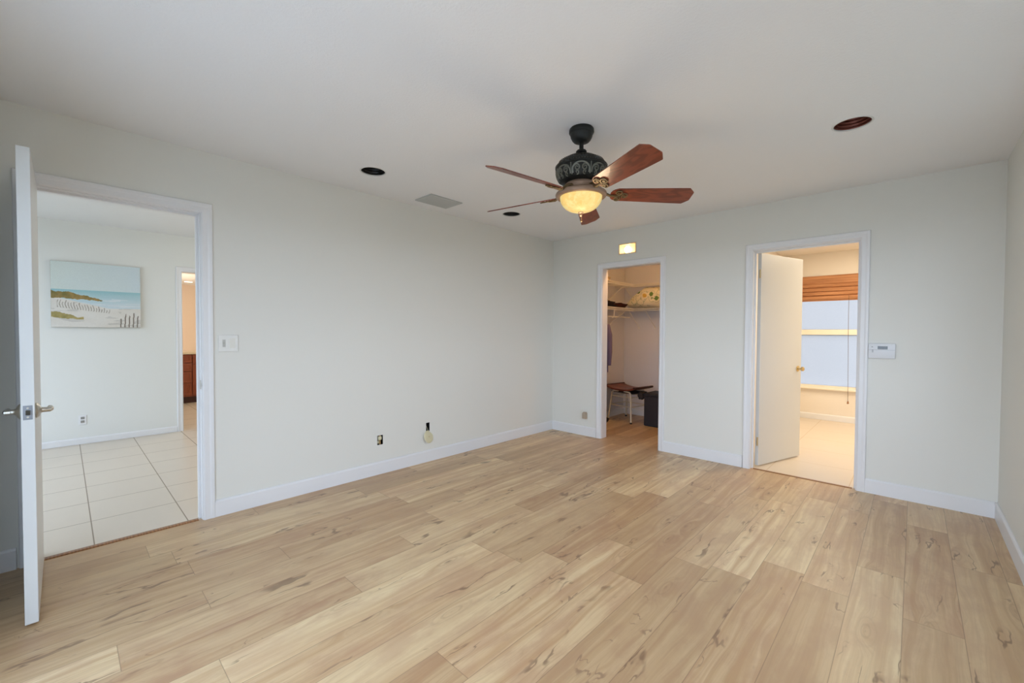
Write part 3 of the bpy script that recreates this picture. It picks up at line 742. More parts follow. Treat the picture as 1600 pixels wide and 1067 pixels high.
for k in range(5):
    ang = math.radians(46 + 72 * k)
    T = Matrix.Translation((FC.x, FC.y, 2.066)) @ Matrix.Rotation(ang, 4, 'Z') @ Matrix.Rotation(PITCH, 4, 'X')
    pts = []
    L0, L1 = 0.172, 0.655
    def hw_(x): u = (x - L0) / (L1 - L0); return 0.052 + 0.017 * min(1, u * 1.15)
    up = [(L0, 0.016), (L0 + 0.006, 0.030), (L0 + 0.018, 0.043), (L0 + 0.04, hw_(L0 + 0.04))]
    up += [(x, hw_(x)) for x in np.linspace(L0 + 0.1, L1 - 0.05, 6)]
    up += [(L1 - 0.034, hw_(L1)), (L1 - 0.005, 0.041), (L1, 0.034)]
    poly = up + [(x, -y) for x, y in reversed(up)]
    bm_ = MB(); bm_.prism(poly, 2, -0.003, 0.003, 0.0012)
    bo = bpy.data.objects.new('blade', bpy.data.meshes.new('blade')); COL.objects.link(bo)
    bm_.bm.to_mesh(bo.data); bm_.bm.free(); bo.data.materials.append(M_blade)
    bo.parent = fan; bo.matrix_local = Matrix.Translation(-Vector((FC.x, FC.y, H))) @ T
    # iron: arm from the collar and a pierced trefoil under the blade root
    ir = MB()
    z_ = -0.0085
    ir.tube([(0.085, 0, 0.034), (0.115, 0, 0.026), (0.145, 0, 0.004), (0.17, 0, z_), (0.215, 0, z_)], [0.010, 0.010, 0.009, 0.008, 0.006], 8)
    def spir(cx, cy, r0, turns, st, flip):
        return [(cx + r0 * (1 - 0.75 * i / 24) * math.cos(st + flip * turns * 2 * pi * i / 24), cy + r0 * (1 - 0.75 * i / 24) * math.sin(st + flip * turns * 2 * pi * i / 24), z_) for i in range(25)]
    ir.tube(spir(0.214, 0.026, 0.024, 1.35, -pi / 2, 1), 0.0042, 6)
    ir.tube(spir(0.214, -0.026, 0.024, 1.35, pi / 2, -1), 0.0042, 6)
    ir.tube(spir(0.252, 0.0, 0.024, 1.35, pi, 1), 0.0042, 6)
    for cx, cy in ((0.214, 0.026), (0.214, -0.026), (0.252, 0.0)):
        ir.lathe([(0, -0.004), (0.0055, -0.003), (0.0065, 0.0), (0.0065, 0.005)], (cx, cy, z_), 12)
    io = bpy.data.objects.new('blade_iron', bpy.data.meshes.new('blade_iron')); COL.objects.link(io)
    ir.bm.to_mesh(io.data); ir.bm.free(); io.data.materials.append(M_iron)
    io.data.polygons.foreach_set('use_smooth', [True] * len(io.data.polygons)); io.data.set_sharp_from_angle(angle=0.7)
    io.parent = bo
point('fan_lamp', (FC.x, FC.y, 1.86), 2.5, (1.0, 0.78, 0.50), 0.06)

# ------------------------------------------------------------------ wall light over the closet door
wlx, wlz = (TL0 + TL1) / 2, (TZ0 + TZ1) / 2
wlt = thing('wall_light', 'lit bulb in a rectangular white wall box above the closet doorway', 'wall light', (wlx, D, TZ0))
m = MB(); bz = 0.012
for a, b_, c, d_ in ((TL0 - 0.0, TL1, TZ0, TZ0 + bz), (TL0, TL1, TZ1 - bz, TZ1), (TL0, TL0 + bz, TZ0 + bz, TZ1 - bz), (TL1 - bz, TL1, TZ0 + bz, TZ1 - bz)):
    m.box(a, b_, D - 0.004, D + DT, c, d_, 0.0015)
m.build('box_liner', simple('liner_paint', s2l(226, 205, 175), 0.5, 0, 0.3, 0.02, 20), wlt)
def bulb_mat():
    t = NT('lit_bulb'); lw_ = t.n('LayerWeight'); lw_.inputs[0].default_value = 0.4
    f = t.smooth(lw_.outputs['Facing'], 0.0, 1.0, 1.0, 0.75)
    t.p(col=s2l(255, 240, 210), rough=0.3, emc=(1.0, 0.76, 0.42, 1), ems=t.math('MULTIPLY', f, 9.5))
    return t.m
MB().lathe([(0, 0.041)] + [(0.041 * math.sin(u), 0.041 * math.cos(u)) for u in np.linspace(0.2, pi - 0.2, 14)] + [(0, -0.041)], (wlx - 0.024, D + 0.055, wlz - 0.003), 28).build('bulb', bulb_mat(), wlt, True)
MB().lathe([(0.014, 0.042), (0.017, 0.036), (0.017, 0.047)], (wlx - 0.024, D + 0.055, wlz - 0.002), 16).build('socket', M_plastic, wlt, True)
MB().box(TL0 + bz, TL1 - bz, D + 0.108, D + 0.112, TZ0 + bz, TZ1 - bz).build('diffuser', NT('peach_diffuser').p(col=s2l(232, 204, 164), rough=0.5, trans=0.0).m, wlt)
point('closet_lamp', (1.30, 4.66, 2.30), 14.0, (1.0, 0.54, 0.20), 0.05)
point('hall_fill', (-1.6, 1.9, 2.2), 19, (1.0, 0.93, 0.84), 0.15)  # added fill light with no fixture, lifts the hall

# ------------------------------------------------------------------ switches, outlets, keypad
sw = thing('light_switch', 'double light switch plate on the left wall beside the hall doorway', 'light switch', (0, 0.780, 1.176))
MB().box(0.0002, 0.008, 0.722, 0.838, 1.118, 1.233, 0.003).build('cover_plate', simple('switch_white', s2l(230, 229, 223), 0.35), sw)
tg = MB(); tg.box(0.006, 0.0092, 0.745, 0.762, 1.150, 1.200, 0.0006); tg.box(0.008, 0.019, 0.749, 0.758, 1.172, 1.184, 0.0015)
tg.build('toggle', simple('grey_toggle', s2l(192, 190, 182), 0.5), sw)
rk = MB(); rk.prism([(0.006, 1.142), (0.0095, 1.142), (0.0105, 1.209), (0.006, 1.209)], 1, 0.785, 0.819); rk.build('rocker', M_plastic, sw)

ob = thing('electrical_outlet', 'uncovered outlet in a dark wall hole above the left baseboard', 'outlet', (0, 1.921, 0.258))
bx_ = slab(0, -0.055, -0.004, OB[0], OB[1], OB[2], OB[3], [(OB[0] + 0.002, OB[1] - 0.002, OB[2] + 0.002, OB[3] - 0.002)])
bx_.box(-0.058, -0.055, OB[0], OB[1], OB[2], OB[3]); bx_.build('wall_box', M_black, ob)
rc = MB(); rc.box(-0.03, 0.002, 1.904, 1.936, 0.300, 0.332, 0.006); rc.build('receptacle', M_cream, ob, True)
rc = MB(); rc.box(-0.04, -0.012, 1.904, 1.926, 0.266, 0.294, 0.006); rc.build('receptacle', M_cream, ob, True)
mt = MB(); mt.box(-0.006, -0.003, 1.914, 1.928, 0.259, 0.341, 0.001); mt.build('mounting_strap', M_brass, ob)

cb = thing('cable_box', 'narrow black open box slot in the left wall over a round plate', 'electrical box', (0, 2.429, 0.292))
bx_ = slab(0, -0.06, -0.001, SB[0], SB[1], SB[2], SB[3], [(SB[0] + 0.0015, SB[1] - 0.0015, SB[2] + 0.0015, SB[3] - 0.0015)])
bx_.box(-0.063, -0.06, SB[0], SB[1], SB[2], SB[3]); bx_.build('wall_box', M_black, cb)
pl = MB(); TP = Matrix.Translation((0.016, 2.428, 0.243)) @ Matrix.Rotation(math.radians(14), 4, 'Z') @ Matrix.Rotation(math.radians(90 - 16), 4, 'Y')
pl.lathe([(0, 0.004), (0.045, 0.0035), (0.059, 0.001), (0.061, -0.002), (0.058, -0.003), (0, -0.001)], n=40, mat=TP)
plo = thing('cover_plate', 'round cream cover plate hanging loose below the black wall slot', 'cover plate', (0.016, 2.428, 0.243))
pl.build('disc', M_cream, plo, True)
MB().lathe([(0, 0.0065), (0.004, 0.006), (0.005, 0.003)], n=12, mat=TP).build('screw', M_brass, plo, True)
MB().tube([(-0.03, 2.429, 0.345), (0.004, 2.429, 0.30), (0.013, 2.428, 0.262)], 0.0016, 6).build('wire', M_cream, plo, True)

bo_ = thing('electrical_outlet', 'ivory outlet with a tan plug in block left of the closet doorway', 'outlet', (0.495, D, 0.205))
MB().box(0.437, 0.545, D - 0.006, D - 0.0002, 0.196, 0.308, 0.002).build('cover_plate', M_plastic, bo_)
M_tan = simple('tan_plastic', s2l(178, 160, 138), 0.5, 0, 0.5, 0.05, 30)
pg = MB(); pg.box(0.490, 0.545, D - 0.046, D - 0.006, 0.212, 0.282, 0.006); pg.prism([(0.497, D - 0.04), (0.538, D - 0.04), (0.538, D - 0.01), (0.497, D - 0.01)], 2, 0.278, 0.292, 0.003)
pg.build('plug_block', M_tan, bo_, True)

kp = thing('alarm_keypad', 'white wall keypad with a small grey display right of the bathroom doorway', 'keypad', (3.236, D, 1.128))
MB().box(3.157, 3.317, D - 0.026, D - 0.0002, 1.070, 1.188, 0.006).build('case', simple('keypad_white', s2l(222, 224, 226), 0.4, 0, 0.5, 0.01, 20), kp, True)
MB().box(3.214, 3.272, D - 0.0275, D - 0.0255, 1.142, 1.166, 0.001).build('display', simple('lcd_grey', s2l(78, 92, 98), 0.2, 0, 0.6, 0.2, 200), kp)
M_key = simple('keypad_grey', s2l(150, 156, 160), 0.5)
for a, z in ((3.176, 1.157), (3.179, 1.130), (3.179, 1.118)):
    MB().box(a, a + 0.010, D - 0.0275, D - 0.0255, z, z + 0.006, 0.001).build('indicator', M_key, kp)
MB().box(3.160, 3.314, D - 0.0268, D - 0.0258, 1.136, 1.1375).build('flip_cover_edge', M_key, kp)

# ------------------------------------------------------------------ hall: painting, outlet
PY0, PY1, PZ0, PZ1 = -0.086, 0.634, 1.292, 1.998
pic = thing('beach_painting', 'canvas beach scene with dune grass and sea on the hall wall', 'painting', (HX, (PY0 + PY1) / 2, PZ0))
MB().box(HX + 0.002, HX + 0.036, PY0, PY1, PZ0, PZ1, 0.003).build('canvas_edge', simple('canvas_side', s2l(196, 190, 176), 0.8, 0, 0.2, 0.06, 60), pic)
def painting():
    nu, nv = 200, 170
    rng = np.random.RandomState(4)
    u = (np.arange(nu) + 0.5)[None, :] / nu; v = (np.arange(nv) + 0.5)[:, None] / nv    # v: 0 = bottom
    u, v = np.broadcast_to(u, (nv, nu)), np.broadcast_to(v, (nv, nu))
    def lerp(a, b, f): return np.array(a)[None, None] * (1 - f[..., None]) + np.array(b)[None, None] * f[..., None]
    def fbm(sx, sy, seed):
        r = np.random.RandomState(seed); out = 0; amp = 1
        for o in range(3):
            g = r.rand(int(sy * 2 ** o) + 3, int(sx * 2 ** o) + 3)
            X = u * sx * 2 ** o; Y = v * sy * 2 ** o; i = X.astype(int); j = Y.astype(int); fx = X - i; fy = Y - j
            out = out + amp * ((g[j, i] * (1 - fx) + g[j, i + 1] * fx) * (1 - fy) + (g[j + 1, i] * (1 - fx) + g[j + 1, i + 1] * fx) * fy); amp *= 0.5
        return out / 1.75
    hor = 0.575
    img = lerp((208, 218, 213), (204, 217, 221), np.clip(u + 0.5 * (fbm(3, 3, 1) - 0.5), 0, 1))
    sea_t = np.clip((hor - v) / 0.26, 0, 1)
    sea = lerp((150, 192, 198), (200, 214, 218), np.clip(sea_t * 1.25 + 0.5 * (fbm(2, 16, 2) - 0.5), 0, 1))
    foam = fbm(3, 26, 3)
    sea = np.where(((foam > 0.6) & (sea_t > 0.35))[..., None], sea * 0.4 + np.array((222, 224, 226)) * 0.6, sea)
    img = np.where((v < hor)[..., None], sea, img)
    sand_top = 0.30 + 0.30 * np.clip(0.62 - u, 0, 1) ** 1.1 + 0.02 * (fbm(6, 1, 5) - 0.5)
    sand = lerp((214, 208, 198), (224, 222, 216), fbm(5, 9, 6))
    sand = np.where((fbm(4, 20, 7) > 0.62)[..., None], sand * 0.92, sand)
    img = np.where((v < sand_top)[..., None], sand, img)
    gt = 0.535 - 0.30 * np.clip(u - 0.18, 0, 1) ** 1.05 + 0.05 * (fbm(26, 1, 8) - 0.4)
    gb = 0.44 - 0.06 * np.clip(u - 0.16, 0, 1) + 0.05 * (fbm(16, 1, 9) - 0.5)
    grass = lerp((104, 104, 62), (190, 150, 96), fbm(24, 14, 10))
    img = np.where(((v < gt) & (v > gb) & (u < 0.55))[..., None], grass, img)
    g2 = (v < 0.25 - 0.34 * u + 0.08 * (fbm(22, 1, 11) - 0.4)) & (v > 0.15 - 0.10 * u + 0.03 * (fbm(14, 1, 15) - 0.5)) & (u < 0.34)
    img = np.where(g2[..., None], lerp((128, 122, 74), (196, 176, 120), fbm(22, 20, 12)), img)
    # slat fences
    ph = (u * 34 + 0.25 * np.sin(v * 40)) % 1
    f1 = (ph < 0.38) & (u > 0.06) & (u < 0.64) & (v < 0.43 - 0.24 * u + 0.02 * np.sin(u * 90)) & (v > 0.31 - 0.14 * u)
    img = np.where(f1[..., None], lerp((146, 140, 128), (186, 180, 168), fbm(40, 4, 13)), img)
    ph2 = (u * 20 - v * 0.9) % 1
    f2 = (ph2 < 0.30) & (u > 0.74) & (v < 0.02 + 0.19 * np.clip((u - 0.70) / 0.12, 0, 1) + 0.03 * np.sin(u * 77))
    img = np.where(f2[..., None], np.array((126, 116, 104)), img)
    img = img * (0.985 + 0.03 * rng.rand(nv, nu, 1))
    return np.clip(img, 0, 255)
img = painting(); nv, nu = img.shape[:2]
b = bmesh.new(); ly = b.loops.layers.float_color.new('paint')
vv = [[b.verts.new((HX + 0.0368, PY0 + 0.002 + (PY1 - PY0 - 0.004) * i / nu, PZ0 + 0.002 + (PZ1 - PZ0 - 0.004) * j / nv)) for i in range(nu + 1)] for j in range(nv + 1)]
for j in range(nv):
    for i in range(nu):
        f = b.faces.new((vv[j][i], vv[j][i + 1], vv[j + 1][i + 1], vv[j + 1][i]))
        c = s2l(*img[j, i])
        for lp_ in f.loops: lp_[ly] = c
pm = MB(); pm.bm.free(); pm.bm = b
t = NT('beach_paint'); at = t.n('VertexColor'); at.layer_name = 'paint'; t.p(col=at.outputs[0], rough=0.7, spec=0.2); t.bump(t.noise(t.pos(), 220.0, 3.0), 0.2, 0.002)
pm.build('painted_face', t.m, pic)

ho = thing('electrical_outlet', 'small white outlet low on the hall wall under the beach painting', 'outlet', (HX, 0.137, 0.266))
MB().box(HX + 0.0002, HX + 0.006, 0.105, 0.169, 0.215, 0.320, 0.002).build('cover_plate', M_trim, ho)
M_grey = simple('outlet_grey', s2l(150, 148, 142), 0.5)
for z in (0.248, 0.288): MB().box(HX + 0.006, HX + 0.008, 0.122, 0.152, z - 0.013, z + 0.013, 0.003).build('receptacle', M_grey, ho)

# ------------------------------------------------------------------ kitchen island
M_cab = wood('cherry_cabinet', s2l(104, 46, 22), s2l(150, 74, 38), (2.0, 30.0, 30.0), 0.35)
M_cab_d = wood('cherry_cabinet_dark', s2l(50, 22, 12), s2l(74, 34, 20), (2.0, 30.0, 30.0), 0.45)
IX, IY0, IY1 = -5.70, 0.75, 2.35
isl = thing('kitchen_cabinet', 'reddish cherry base cabinet with drawers seen through the hall opening', 'cabinet', (IX - 0.3, (IY0 + IY1) / 2, 0))
MB().box(IX - 0.60, IX - 0.022, IY0, IY1, 0.11, 0.85).build('body', M_cab, isl)
MB().box(IX - 0.56, IX - 0.08, IY0 + 0.03, IY1 - 0.03, -0.002, 0.11).build('toe_kick', M_cab_d, isl)
MB().box(IX - 0.63, IX + 0.02, IY0 - 0.03, IY1 + 0.03, 0.85, 0.89, 0.006).build('countertop', simple('cream_counter', s2l(218, 200, 170), 0.3, 0, 0.5, 0.08, 60), isl)
M_knob = M_nickel
yb = [0.77, 1.545, 1.95, 2.33]
def front(name, y0, y1, z0, z1):
    m = MB(); m.box(IX - 0.022, IX - 0.004, y0, y1, z0, z1, 0.004)
    fr_ = 0.035
    for a, b_, c, d_ in ((y0, y1, z0, z0 + fr_), (y0, y1, z1 - fr_, z1), (y0, y0 + fr_, z0 + fr_, z1 - fr_), (y1 - fr_, y1, z0 + fr_, z1 - fr_)):
        m.box(IX - 0.006, IX + 0.002, a, b_, c, d_, 0.002)
    o = m.build(name, M_cab, isl)
    return o
for k, (z0, z1) in enumerate(((0.135, 0.345), (0.355, 0.545), (0.555, 0.695), (0.705, 0.840))):
    o = front('drawer', yb[0], yb[1] - 0.012, z0, z1)
for a, c in ((yb[1], yb[2] - 0.006), (yb[2] + 0.006, yb[3])):
    o = front('door', a, c, 0.135, 0.67)
    o = front('drawer', a, c, 0.685, 0.840)
# recessed kitchen light
kl = thing('recessed_light', 'small lit recessed light in the ceiling far beyond the hall', 'recessed light', (-9.35, 2.10, H))
MB().lathe([(0.085, 0), (0.10, 0), (0.10, -0.006), (0.085, -0.004)], (-9.35, 2.10, H), 28).build('trim_ring', M_ring, kl, True)
t = NT('lit_lens'); f_ = t.noise(t.pos(), 30.0); t.p(col=(1, 0.95, 0.85, 1), emc=(1.0, 0.86, 0.66, 1), ems=6.0)
MB().lathe([(0.085, -0.003), (0.05, -0.006), (0, -0.007)], (-9.35, 2.10, H), 28).build('lens', t.m, kl, True)

# ------------------------------------------------------------------ closet: wire shelves
M_wire = simple('white_wire', s2l(226, 222, 214), 0.4, 0, 0.5, 0.03, 40)
def tube2(mb, a, b_, r, n=5): mb.tube([a, b_], r, n, cap=False)
def shelf_along_y(z, x0, x1, ya, yb_, label):
    t = thing('wire_shelf', label, 'shelf', (x0, (ya + yb_) / 2, z))
    m = MB()
    n = int((yb_ - ya) / 0.030)
    for i in range(n + 1):
        y = ya + (yb_ - ya) * i / n
        m.tube([(x0, y, z), (x1, y, z), (x1 + 0.002, y, z - 0.032)], 0.0023, 4, cap=False)
    m.build('cross_wires', M_wire, t)
    m = MB()
    for xx, zz in ((x0 + 0.004, z - 0.004), ((x0 + x1) / 2, z - 0.004), (x1, z - 0.004), (x1 + 0.003, z - 0.034)): tube2(m, (xx, ya, zz), (xx, yb_, zz), 0.0048, 6)
    m.build('rails', M_wire, t)
    return t
def shelf_along_x(z, y0, y1, xa, xb, label):
    t = thing('wire_shelf', label, 'shelf', ((xa + xb) / 2, y1, z))
    m = MB(); n = int((xb - xa) / 0.030)
    for i in range(n + 1):
        x = xa + (xb - xa) * i / n
        m.tube([(x, y1, z), (x, y0, z), (x, y0 - 0.002, z - 0.032)], 0.0023, 4, cap=False)
    m.build('cross_wires', M_wire, t)
    m = MB()
    for yy, zz in ((y1 - 0.004, z - 0.004), ((y0 + y1) / 2, z - 0.004), (y0, z - 0.004), (y0 - 0.003, z - 0.034)): tube2(m, (xa, yy, zz), (xb, yy, zz), 0.0048, 6)
    m.build('rails', M_wire, t)
    return t
XL = 0.117; YB = CB - 0.002
UZ, LZ = 1.965, 1.612
g = 'white wire closet shelves'
su = shelf_along_y(UZ, XL, 0.44, 4.62, CB - 0.34, 'upper white wire shelf along the left closet wall'); su['group'] = g
sl = shelf_along_y(LZ, XL, 0.44, 4.62, CB - 0.34, 'lower white wire shelf along the left closet wall holding dark clothes'); sl['group'] = g
bu = shelf_along_x(UZ, CB - 0.325, YB, 0.13, 1.70, 'upper white wire shelf along the closet back wall'); bu['group'] = g
bl_ = shelf_along_x(LZ, CB - 0.325, YB, 0.13, 1.70, 'lower white wire shelf under the floral pillow'); bl_['group'] = g
def brace(t, a, b_):
    m = MB(); m.tube([a, b_], 0.0055, 6); m.box(b_[0] - 0.008, b_[0] + 0.008, b_[1] - 0.006, b_[1] + 0.001, b_[2] - 0.02, b_[2] + 0.01); m.build('brace', M_wire, t, True)
for x in (0.365, 0.62, 1.2): brace(bl_, (x, CB - 0.325, LZ - 0.035), (x + 0.0, CB - 0.003, LZ - 0.27))
for x in (0.30, 1.2): brace(bu, (x, CB - 0.325, UZ - 0.035), (x, CB - 0.003, UZ - 0.25))
for y in (4.85, 5.45):
    m = MB(); m.tube([(0.44, y, UZ - 0.035), (0.118, y, UZ - 0.27)], 0.0055, 6); m.build('brace', M_wire, su, True)
    m = MB(); m.tube([(0.44, y + 0.05, LZ - 0.035), (0.118, y + 0.05, LZ - 0.27)], 0.0055, 6); m.build('brace', M_wire, sl, True)
m = MB(); m.tube([(0.436, 5.18, LZ - 0.034), (0.436, 5.18, LZ - 0.125), (0.416, 5.18, LZ - 0.145), (0.396, 5.18, LZ - 0.125)], 0.006, 6); m.build('rod_hook', M_wire, sl, True)
m = MB(); tube2(m, (0.40, 4.62, LZ - 0.13), (0.40, 5.68, LZ - 0.13), 0.009, 8); m.build('hanging_rod', M_wire, sl, True)

# soft lumpy shapes
def lump(cx, cy, cz, rx, ry, rz, seed, rough=0.12, flat=0.0, nu=40, nv=22, p=2.6):
    r = np.random.RandomState(seed); ks = [(r.randint(1, 5), r.randint(1, 5), r.rand() * 6.3, r.rand() * 6.3, r.rand()) for _ in range(7)]
    def fn(u, v):
        a, b_ = 2 * pi * u, pi * (v - 0.5)
        def se(t_, e): return math.copysign(abs(t_) ** e, t_)
        e = 2 / p
        x = se(math.cos(b_), e) * se(math.cos(a), e); y = se(math.cos(b_), e) * se(math.sin(a), e); z = se(math.sin(b_), e)
        d = 1 + rough * sum(w_ * math.sin(k1 * a + p1) * math.cos(k2 * b_ * 2 + p2) for k1, k2, p1, p2, w_ in ks) / 2.0
        z = z * d
        if z < flat - 1: z = flat - 1
        return Vector((cx + rx * x * d, cy + ry * y * d, cz + rz * z))
    m = MB(); m.grid(fn, nu, nv, close_u=True); bmesh.ops.remove_doubles(m.bm, verts=m.bm.verts, dist=1e-5)
    bmesh.ops.recalc_face_normals(m.bm, faces=m.bm.faces)
    return m
def floral():
    t = NT('floral_cotton'); o = t.obj()
    vo = t.n('TexVoronoi', feature='F1'); vo.inputs['Scale'].default_value = 9.0; t.set(vo.inputs['Vector'], o)
    n = t.noise(o, 20.0, 3.0, 0.6, 1.0)
    d = t.math('ADD', vo.outputs['Distance'], t.math('MULTIPLY', t.math('SUBTRACT', n, 0.5), 0.5))
    sc = t.n('SeparateColor'); t.set(sc.inputs[0], vo.outputs['Color'])
    pal = t.mix(t.math('GREATER_THAN', sc.outputs[0], 0.5), s2l(92, 122, 66), s2l(206, 168, 84))
    c = t.mix(t.smooth(d, 0.22, 0.34, 1.0, 0.0), s2l(226, 216, 184), pal)
    c = t.mix(t.smooth(t.math('ABSOLUTE', t.math('SUBTRACT', d, 0.5)), 0.02, 0.05, 0.5, 0.0), c, s2l(120, 140, 96))
    t.p(col=c, rough=0.85, spec=0.2)
    return t.m
pil = lump(0.68, CB - 0.185, LZ + 0.138, 0.40, 0.150, 0.130, 5, 0.10, 0.02, p=2.8)
def slope(v): # the pillow slumps to the left
    f = (v.co.x - 0.28) / 0.8; v.co.z = LZ + 0.004 + (v.co.z - LZ - 0.004) * (0.40 + 0.72 * max(0, min(1, f * 2.6)))
for v in pil.bm.verts: slope(v)
po = pil.build('floral_pillow', floral(), None, True, angle=80)
tag(po, 'cream pillow with green and yellow flowers on the closet shelf', 'pillow')
M_darkcloth = simple('dark_cloth', s2l(34, 24, 26), 0.85, 0, 0.2, 0.3, 40)
cl = lump(0.285, 5.00, LZ + 0.046, 0.15, 0.33, 0.044, 11, 0.16, 0.05, p=3.2)
tag(cl.build('folded_clothes', M_darkcloth, None, True, angle=80), 'dark folded clothes at the left end of the lower closet shelf', 'clothes', )
cl = lump(0.275, 5.535, LZ + 0.040, 0.13, 0.12, 0.038, 19, 0.14, 0.05, p=2.8)
tag(cl.build('folded_clothes', simple('maroon_cloth', s2l(52, 24, 24), 0.85, 0, 0.2, 0.3, 40), None, True, angle=80), 'low dark maroon clothes beside the floral pillow on the closet shelf', 'clothes')
cl = lump(0.28, 5.02, UZ + 0.036, 0.12, 0.22, 0.034, 23, 0.16, 0.05, p=3.0)
tag(cl.build('folded_linen', simple('pale_linen', s2l(206, 188, 160), 0.85, 0, 0.2, 0.15, 30), None, True, angle=80), 'small pale folded linen on the upper left closet shelf', 'linen')

# hanging garments
def garment(y, x0, x1, ztop, zbot, mat, seed, label, name):
    t = thing(name, label, 'clothes', ((x0 + x1) / 2, y, zbot))
    r = np.random.RandomState(seed); cx = (x0 + x1) / 2
    def outline(v):     # half width from shoulders to hem
        return np.interp(v, [0, 0.03, 0.10, 0.30, 0.65, 1.0], [0.20, 0.62, 0.86, 0.84, 0.98, 1.0]) * (x1 - x0) / 2
    def fn(u, v):
        a = 2 * pi * u; hw2 = outline(v); th = 0.028 + 0.020 * v
        fold = 0.016 * math.sin(7 * a + seed) * min(1, v * 2) + 0.008 * math.sin(13 * a + 2 * v)
        return Vector((cx + hw2 * math.cos(a) + fold * 0.4, y + (th + fold) * math.sin(a), ztop - (ztop - zbot) * v + 0.015 * math.sin(3 * a) * v))
    m = MB(); m.grid(fn, 56, 16, close_u=True); m.build('shirt_body', mat, t, True, angle=80)
    sv = MB()
    for s_ in (-1, 1):
        xx = cx + s_ * (x1 - x0) / 2 * 0.80
        sv.tube([(xx, y, ztop - 0.06), (xx + s_ * 0.03, y - 0.01, ztop - 0.2), (xx + s_ * 0.042, y - 0.014, ztop - 0.42), (xx + s_ * 0.036, y - 0.01, ztop - 0.60)], [0.04, 0.052, 0.046, 0.036], 12)
    sv.build('sleeves', mat, t, True, angle=80)
    h = MB(); h.tube([(cx - (x1 - x0) * 0.4, y, ztop - 0.03), (cx - 0.04, y, ztop + 0.012), (cx, y, ztop + 0.03), (cx + 0.04, y, ztop + 0.012), (cx + (x1 - x0) * 0.4, y, ztop - 0.03)], 0.003, 6)
    zt = LZ - 0.13
    h.tube([(cx, y, ztop + 0.03), (cx, y, zt - 0.02)] + [(0.40 + 0.0125 * math.cos(u), y, zt + 0.0125 * math.sin(u)) for u in np.linspace(-pi / 2, pi * 0.9, 9)], 0.002, 6)
    h.build('hanger', M_wire, t, True)
    return t
M_lav = simple('lavender_cotton', s2l(112, 100, 130), 0.85, 0, 0.2, 0.12, 12)
M_blackshirt = simple('charcoal_cotton', s2l(48, 44, 50), 0.85, 0, 0.2, 0.2, 12)
garment(5.00, 0.20, 0.455, LZ - 0.185, 0.74, M_lav, 3, 'lavender shirt hanging from the closet rod at the left doorway edge', 'hanging_shirt')
garment(4.80, 0.20, 0.43, LZ - 0.19, 0.62, M_blackshirt, 9, 'dark shirt hanging behind the lavender shirt in the closet', 'hanging_shirt')

# stool
M_seat = wood('dark_red_wood', s2l(88, 38, 22), s2l(146, 72, 42), (20.0, 3.0, 20.0), 0.35)
M_leg = simple('cream_tube_steel', s2l(214, 206, 186), 0.4, 0.1, 0.5, 0.06, 40)
M_rubber = simple('dark_rubber', s2l(40, 34, 32), 0.7)
sto = thing('stool', 'closet stool with a curved red brown seat on four cream tube legs', 'stool', (0.42, 5.63, 0))
sc_ = Vector((0.435, 5.61, 0)); ax = Vector((0.985, -0.17, 0)).normalized(); ay = Vector((0.17, 0.985, 0)).normalized()
TS = Matrix((ax, ay, Vector((0, 0, 1)))).transposed().to_4x4(); TS.translation = sc_
hs = 0.25
def seat_z(s_, t_): return 0.452 + 0.040 * abs(s_) ** 2.6
sm = MB()
def top(u, v): s_, t_ = 2 * u - 1, 2 * v - 1; return Vector((s_ * hs, t_ * 0.205, seat_z(s_, t_) + 0.011))
def bot(u, v): s_, t_ = 2 * u - 1, 2 * v - 1; return Vector((s_ * hs, t_ * 0.205, seat_z(s_, t_) - 0.011))
sm.grid(top, 20, 8, mat=TS); sm.grid(bot, 20, 8, mat=TS)
def edge(t_): return lambda u, v: Vector(((2 * u - 1) * hs, t_ * 0.205, seat_z(2 * u - 1, 0) - 0.011 + 0.022 * v))
sm.grid(edge(1), 20, 1, mat=TS); sm.grid(edge(-1), 20, 1, mat=TS)
def edge2(s_): return lambda u, v: Vector((s_ * hs, (2 * u - 1) * 0.205, seat_z(1, 0) - 0.011 + 0.022 * v))
sm.grid(edge2(1), 8, 1, mat=TS); sm.grid(edge2(-1), 8, 1, mat=TS)
bmesh.ops.remove_doubles(sm.bm, verts=sm.bm.verts, dist=1e-4); bmesh.ops.recalc_face_normals(sm.bm, faces=sm.bm.faces)
sm.build('seat', M_seat, sto, True)
for s_ in (-1, 1):
    m = MB(); m.tube([tuple(TS @ Vector((s_ * hs, t_, seat_z(1, 0) + 0.004))) for t_ in (-0.212, 0.212)], 0.015, 10); m.build('seat_end_bar', M_cab_d, sto, True)
feet = {}
for a in (-1, 1):
    for c in (-1, 1):
        ft_ = TS @ Vector((a * 0.202, c * 0.205, 0)); tp = TS @ Vector((a * 0.165, c * 0.165, 0.40))
        tin = TS @ Vector((a * 0.12, c * 0.165, 0.428)); tin2 = TS @ Vector((a * 0.05, c * 0.165, 0.4335))
        m = MB(); m.tube([ft_, ft_.lerp(tp, 0.5), tp, tp.lerp(tin, 0.55) + Vector((0, 0, 0.010)), tin, tin2], 0.0115, 10)
        lo_ = m.build('leg', M_leg, sto, True); feet[(a, c)] = (ft_, tp)
        MB().lathe([(0, 0), (0.0155, 0), (0.0155, 0.018), (0.0125, 0.022)], tuple(ft_), 12).build('rubber_foot', M_rubber, lo_, True)
def legpt(k, z): f, t_ = feet[k]; return f.lerp(t_, z / 0.40)
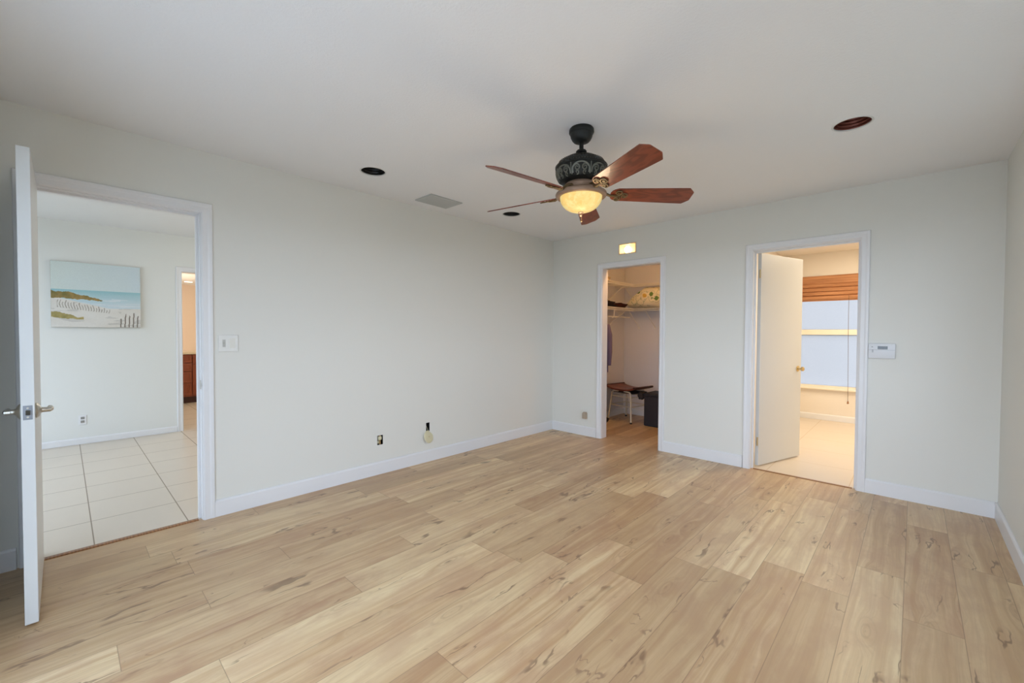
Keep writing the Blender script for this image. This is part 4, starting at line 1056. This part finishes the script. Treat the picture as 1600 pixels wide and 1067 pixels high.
for k1, k2 in (((-1, -1), (1, -1)), ((1, -1), (1, 1)), ((1, 1), (-1, 1)), ((-1, 1), (-1, -1))):
    for z in (0.225, 0.355):
        m = MB(); m.tube([legpt(k1, z), legpt(k2, z)], 0.0075, 8); m.build('stretcher', M_leg, sto, True)
MB().box(-0.19, 0.20, -0.16, 0.16, 0.405, 0.421, 0.004, mat=TS).build('seat_frame', M_rubber, sto)

# hamper
M_hamp = simple('charcoal_weave', s2l(52, 48, 52), 0.75, 0, 0.3, 0.2, 90, 0.2)
hx0, hx1, hy0, hy1 = 0.762, 1.14, 5.40, 5.76
hm_ = thing('storage_bin', 'dark charcoal lidded bin standing beside the closet stool', 'bin', ((hx0 + hx1) / 2, (hy0 + hy1) / 2, 0))
MB().box(hx0 + 0.006, hx1 - 0.006, hy0 + 0.006, hy1 - 0.006, 0, 0.405, 0.018, seg=3).build('body', M_hamp, hm_, True)
MB().box(hx0, hx1, hy0, hy1, 0.398, 0.446, 0.012, seg=3).build('lid', simple('charcoal_lid', s2l(38, 35, 38), 0.6, 0, 0.4, 0.2, 60), hm_, True)
# black pouch hanging under the stool seat
ph_ = lump(0.690, 5.50, 0.392, 0.045, 0.05, 0.055, 31, 0.2, 0.0)
tag(ph_.build('black_pouch', M_rubber, None, True, angle=80), 'black pouch hanging from the stool seat beside the dark bin', 'pouch')
# small stick in a pale holder
bsh = thing('plunger', 'short orange wooden stick with a pale base behind the left stool leg', 'plunger', (0.185, 5.30, 0))
MB().lathe([(0, 0), (0.058, 0), (0.060, 0.01), (0.055, 0.055), (0.040, 0.072), (0.014, 0.082), (0, 0.082)], (0.205, 5.30, 0), 24).build('base', simple('pale_base', s2l(186, 190, 186), 0.5, 0, 0.4, 0.1, 20), bsh, True)
MB().tube([(0.205, 5.30, 0.08), (0.205, 5.305, 0.345), (0.205, 5.305, 0.35)], [0.010, 0.010, 0.006], 10).build('handle', wood('orange_stick', s2l(170, 104, 50), s2l(208, 140, 76)), bsh, True)
shoe = lump(0.30, 5.12, 0.045, 0.055, 0.13, 0.042, 41, 0.08, 0.02, p=2.4)
tag(shoe.build('shoe', M_rubber, None, True, angle=80), 'dark shoe on the closet floor inside the left jamb', 'shoe')
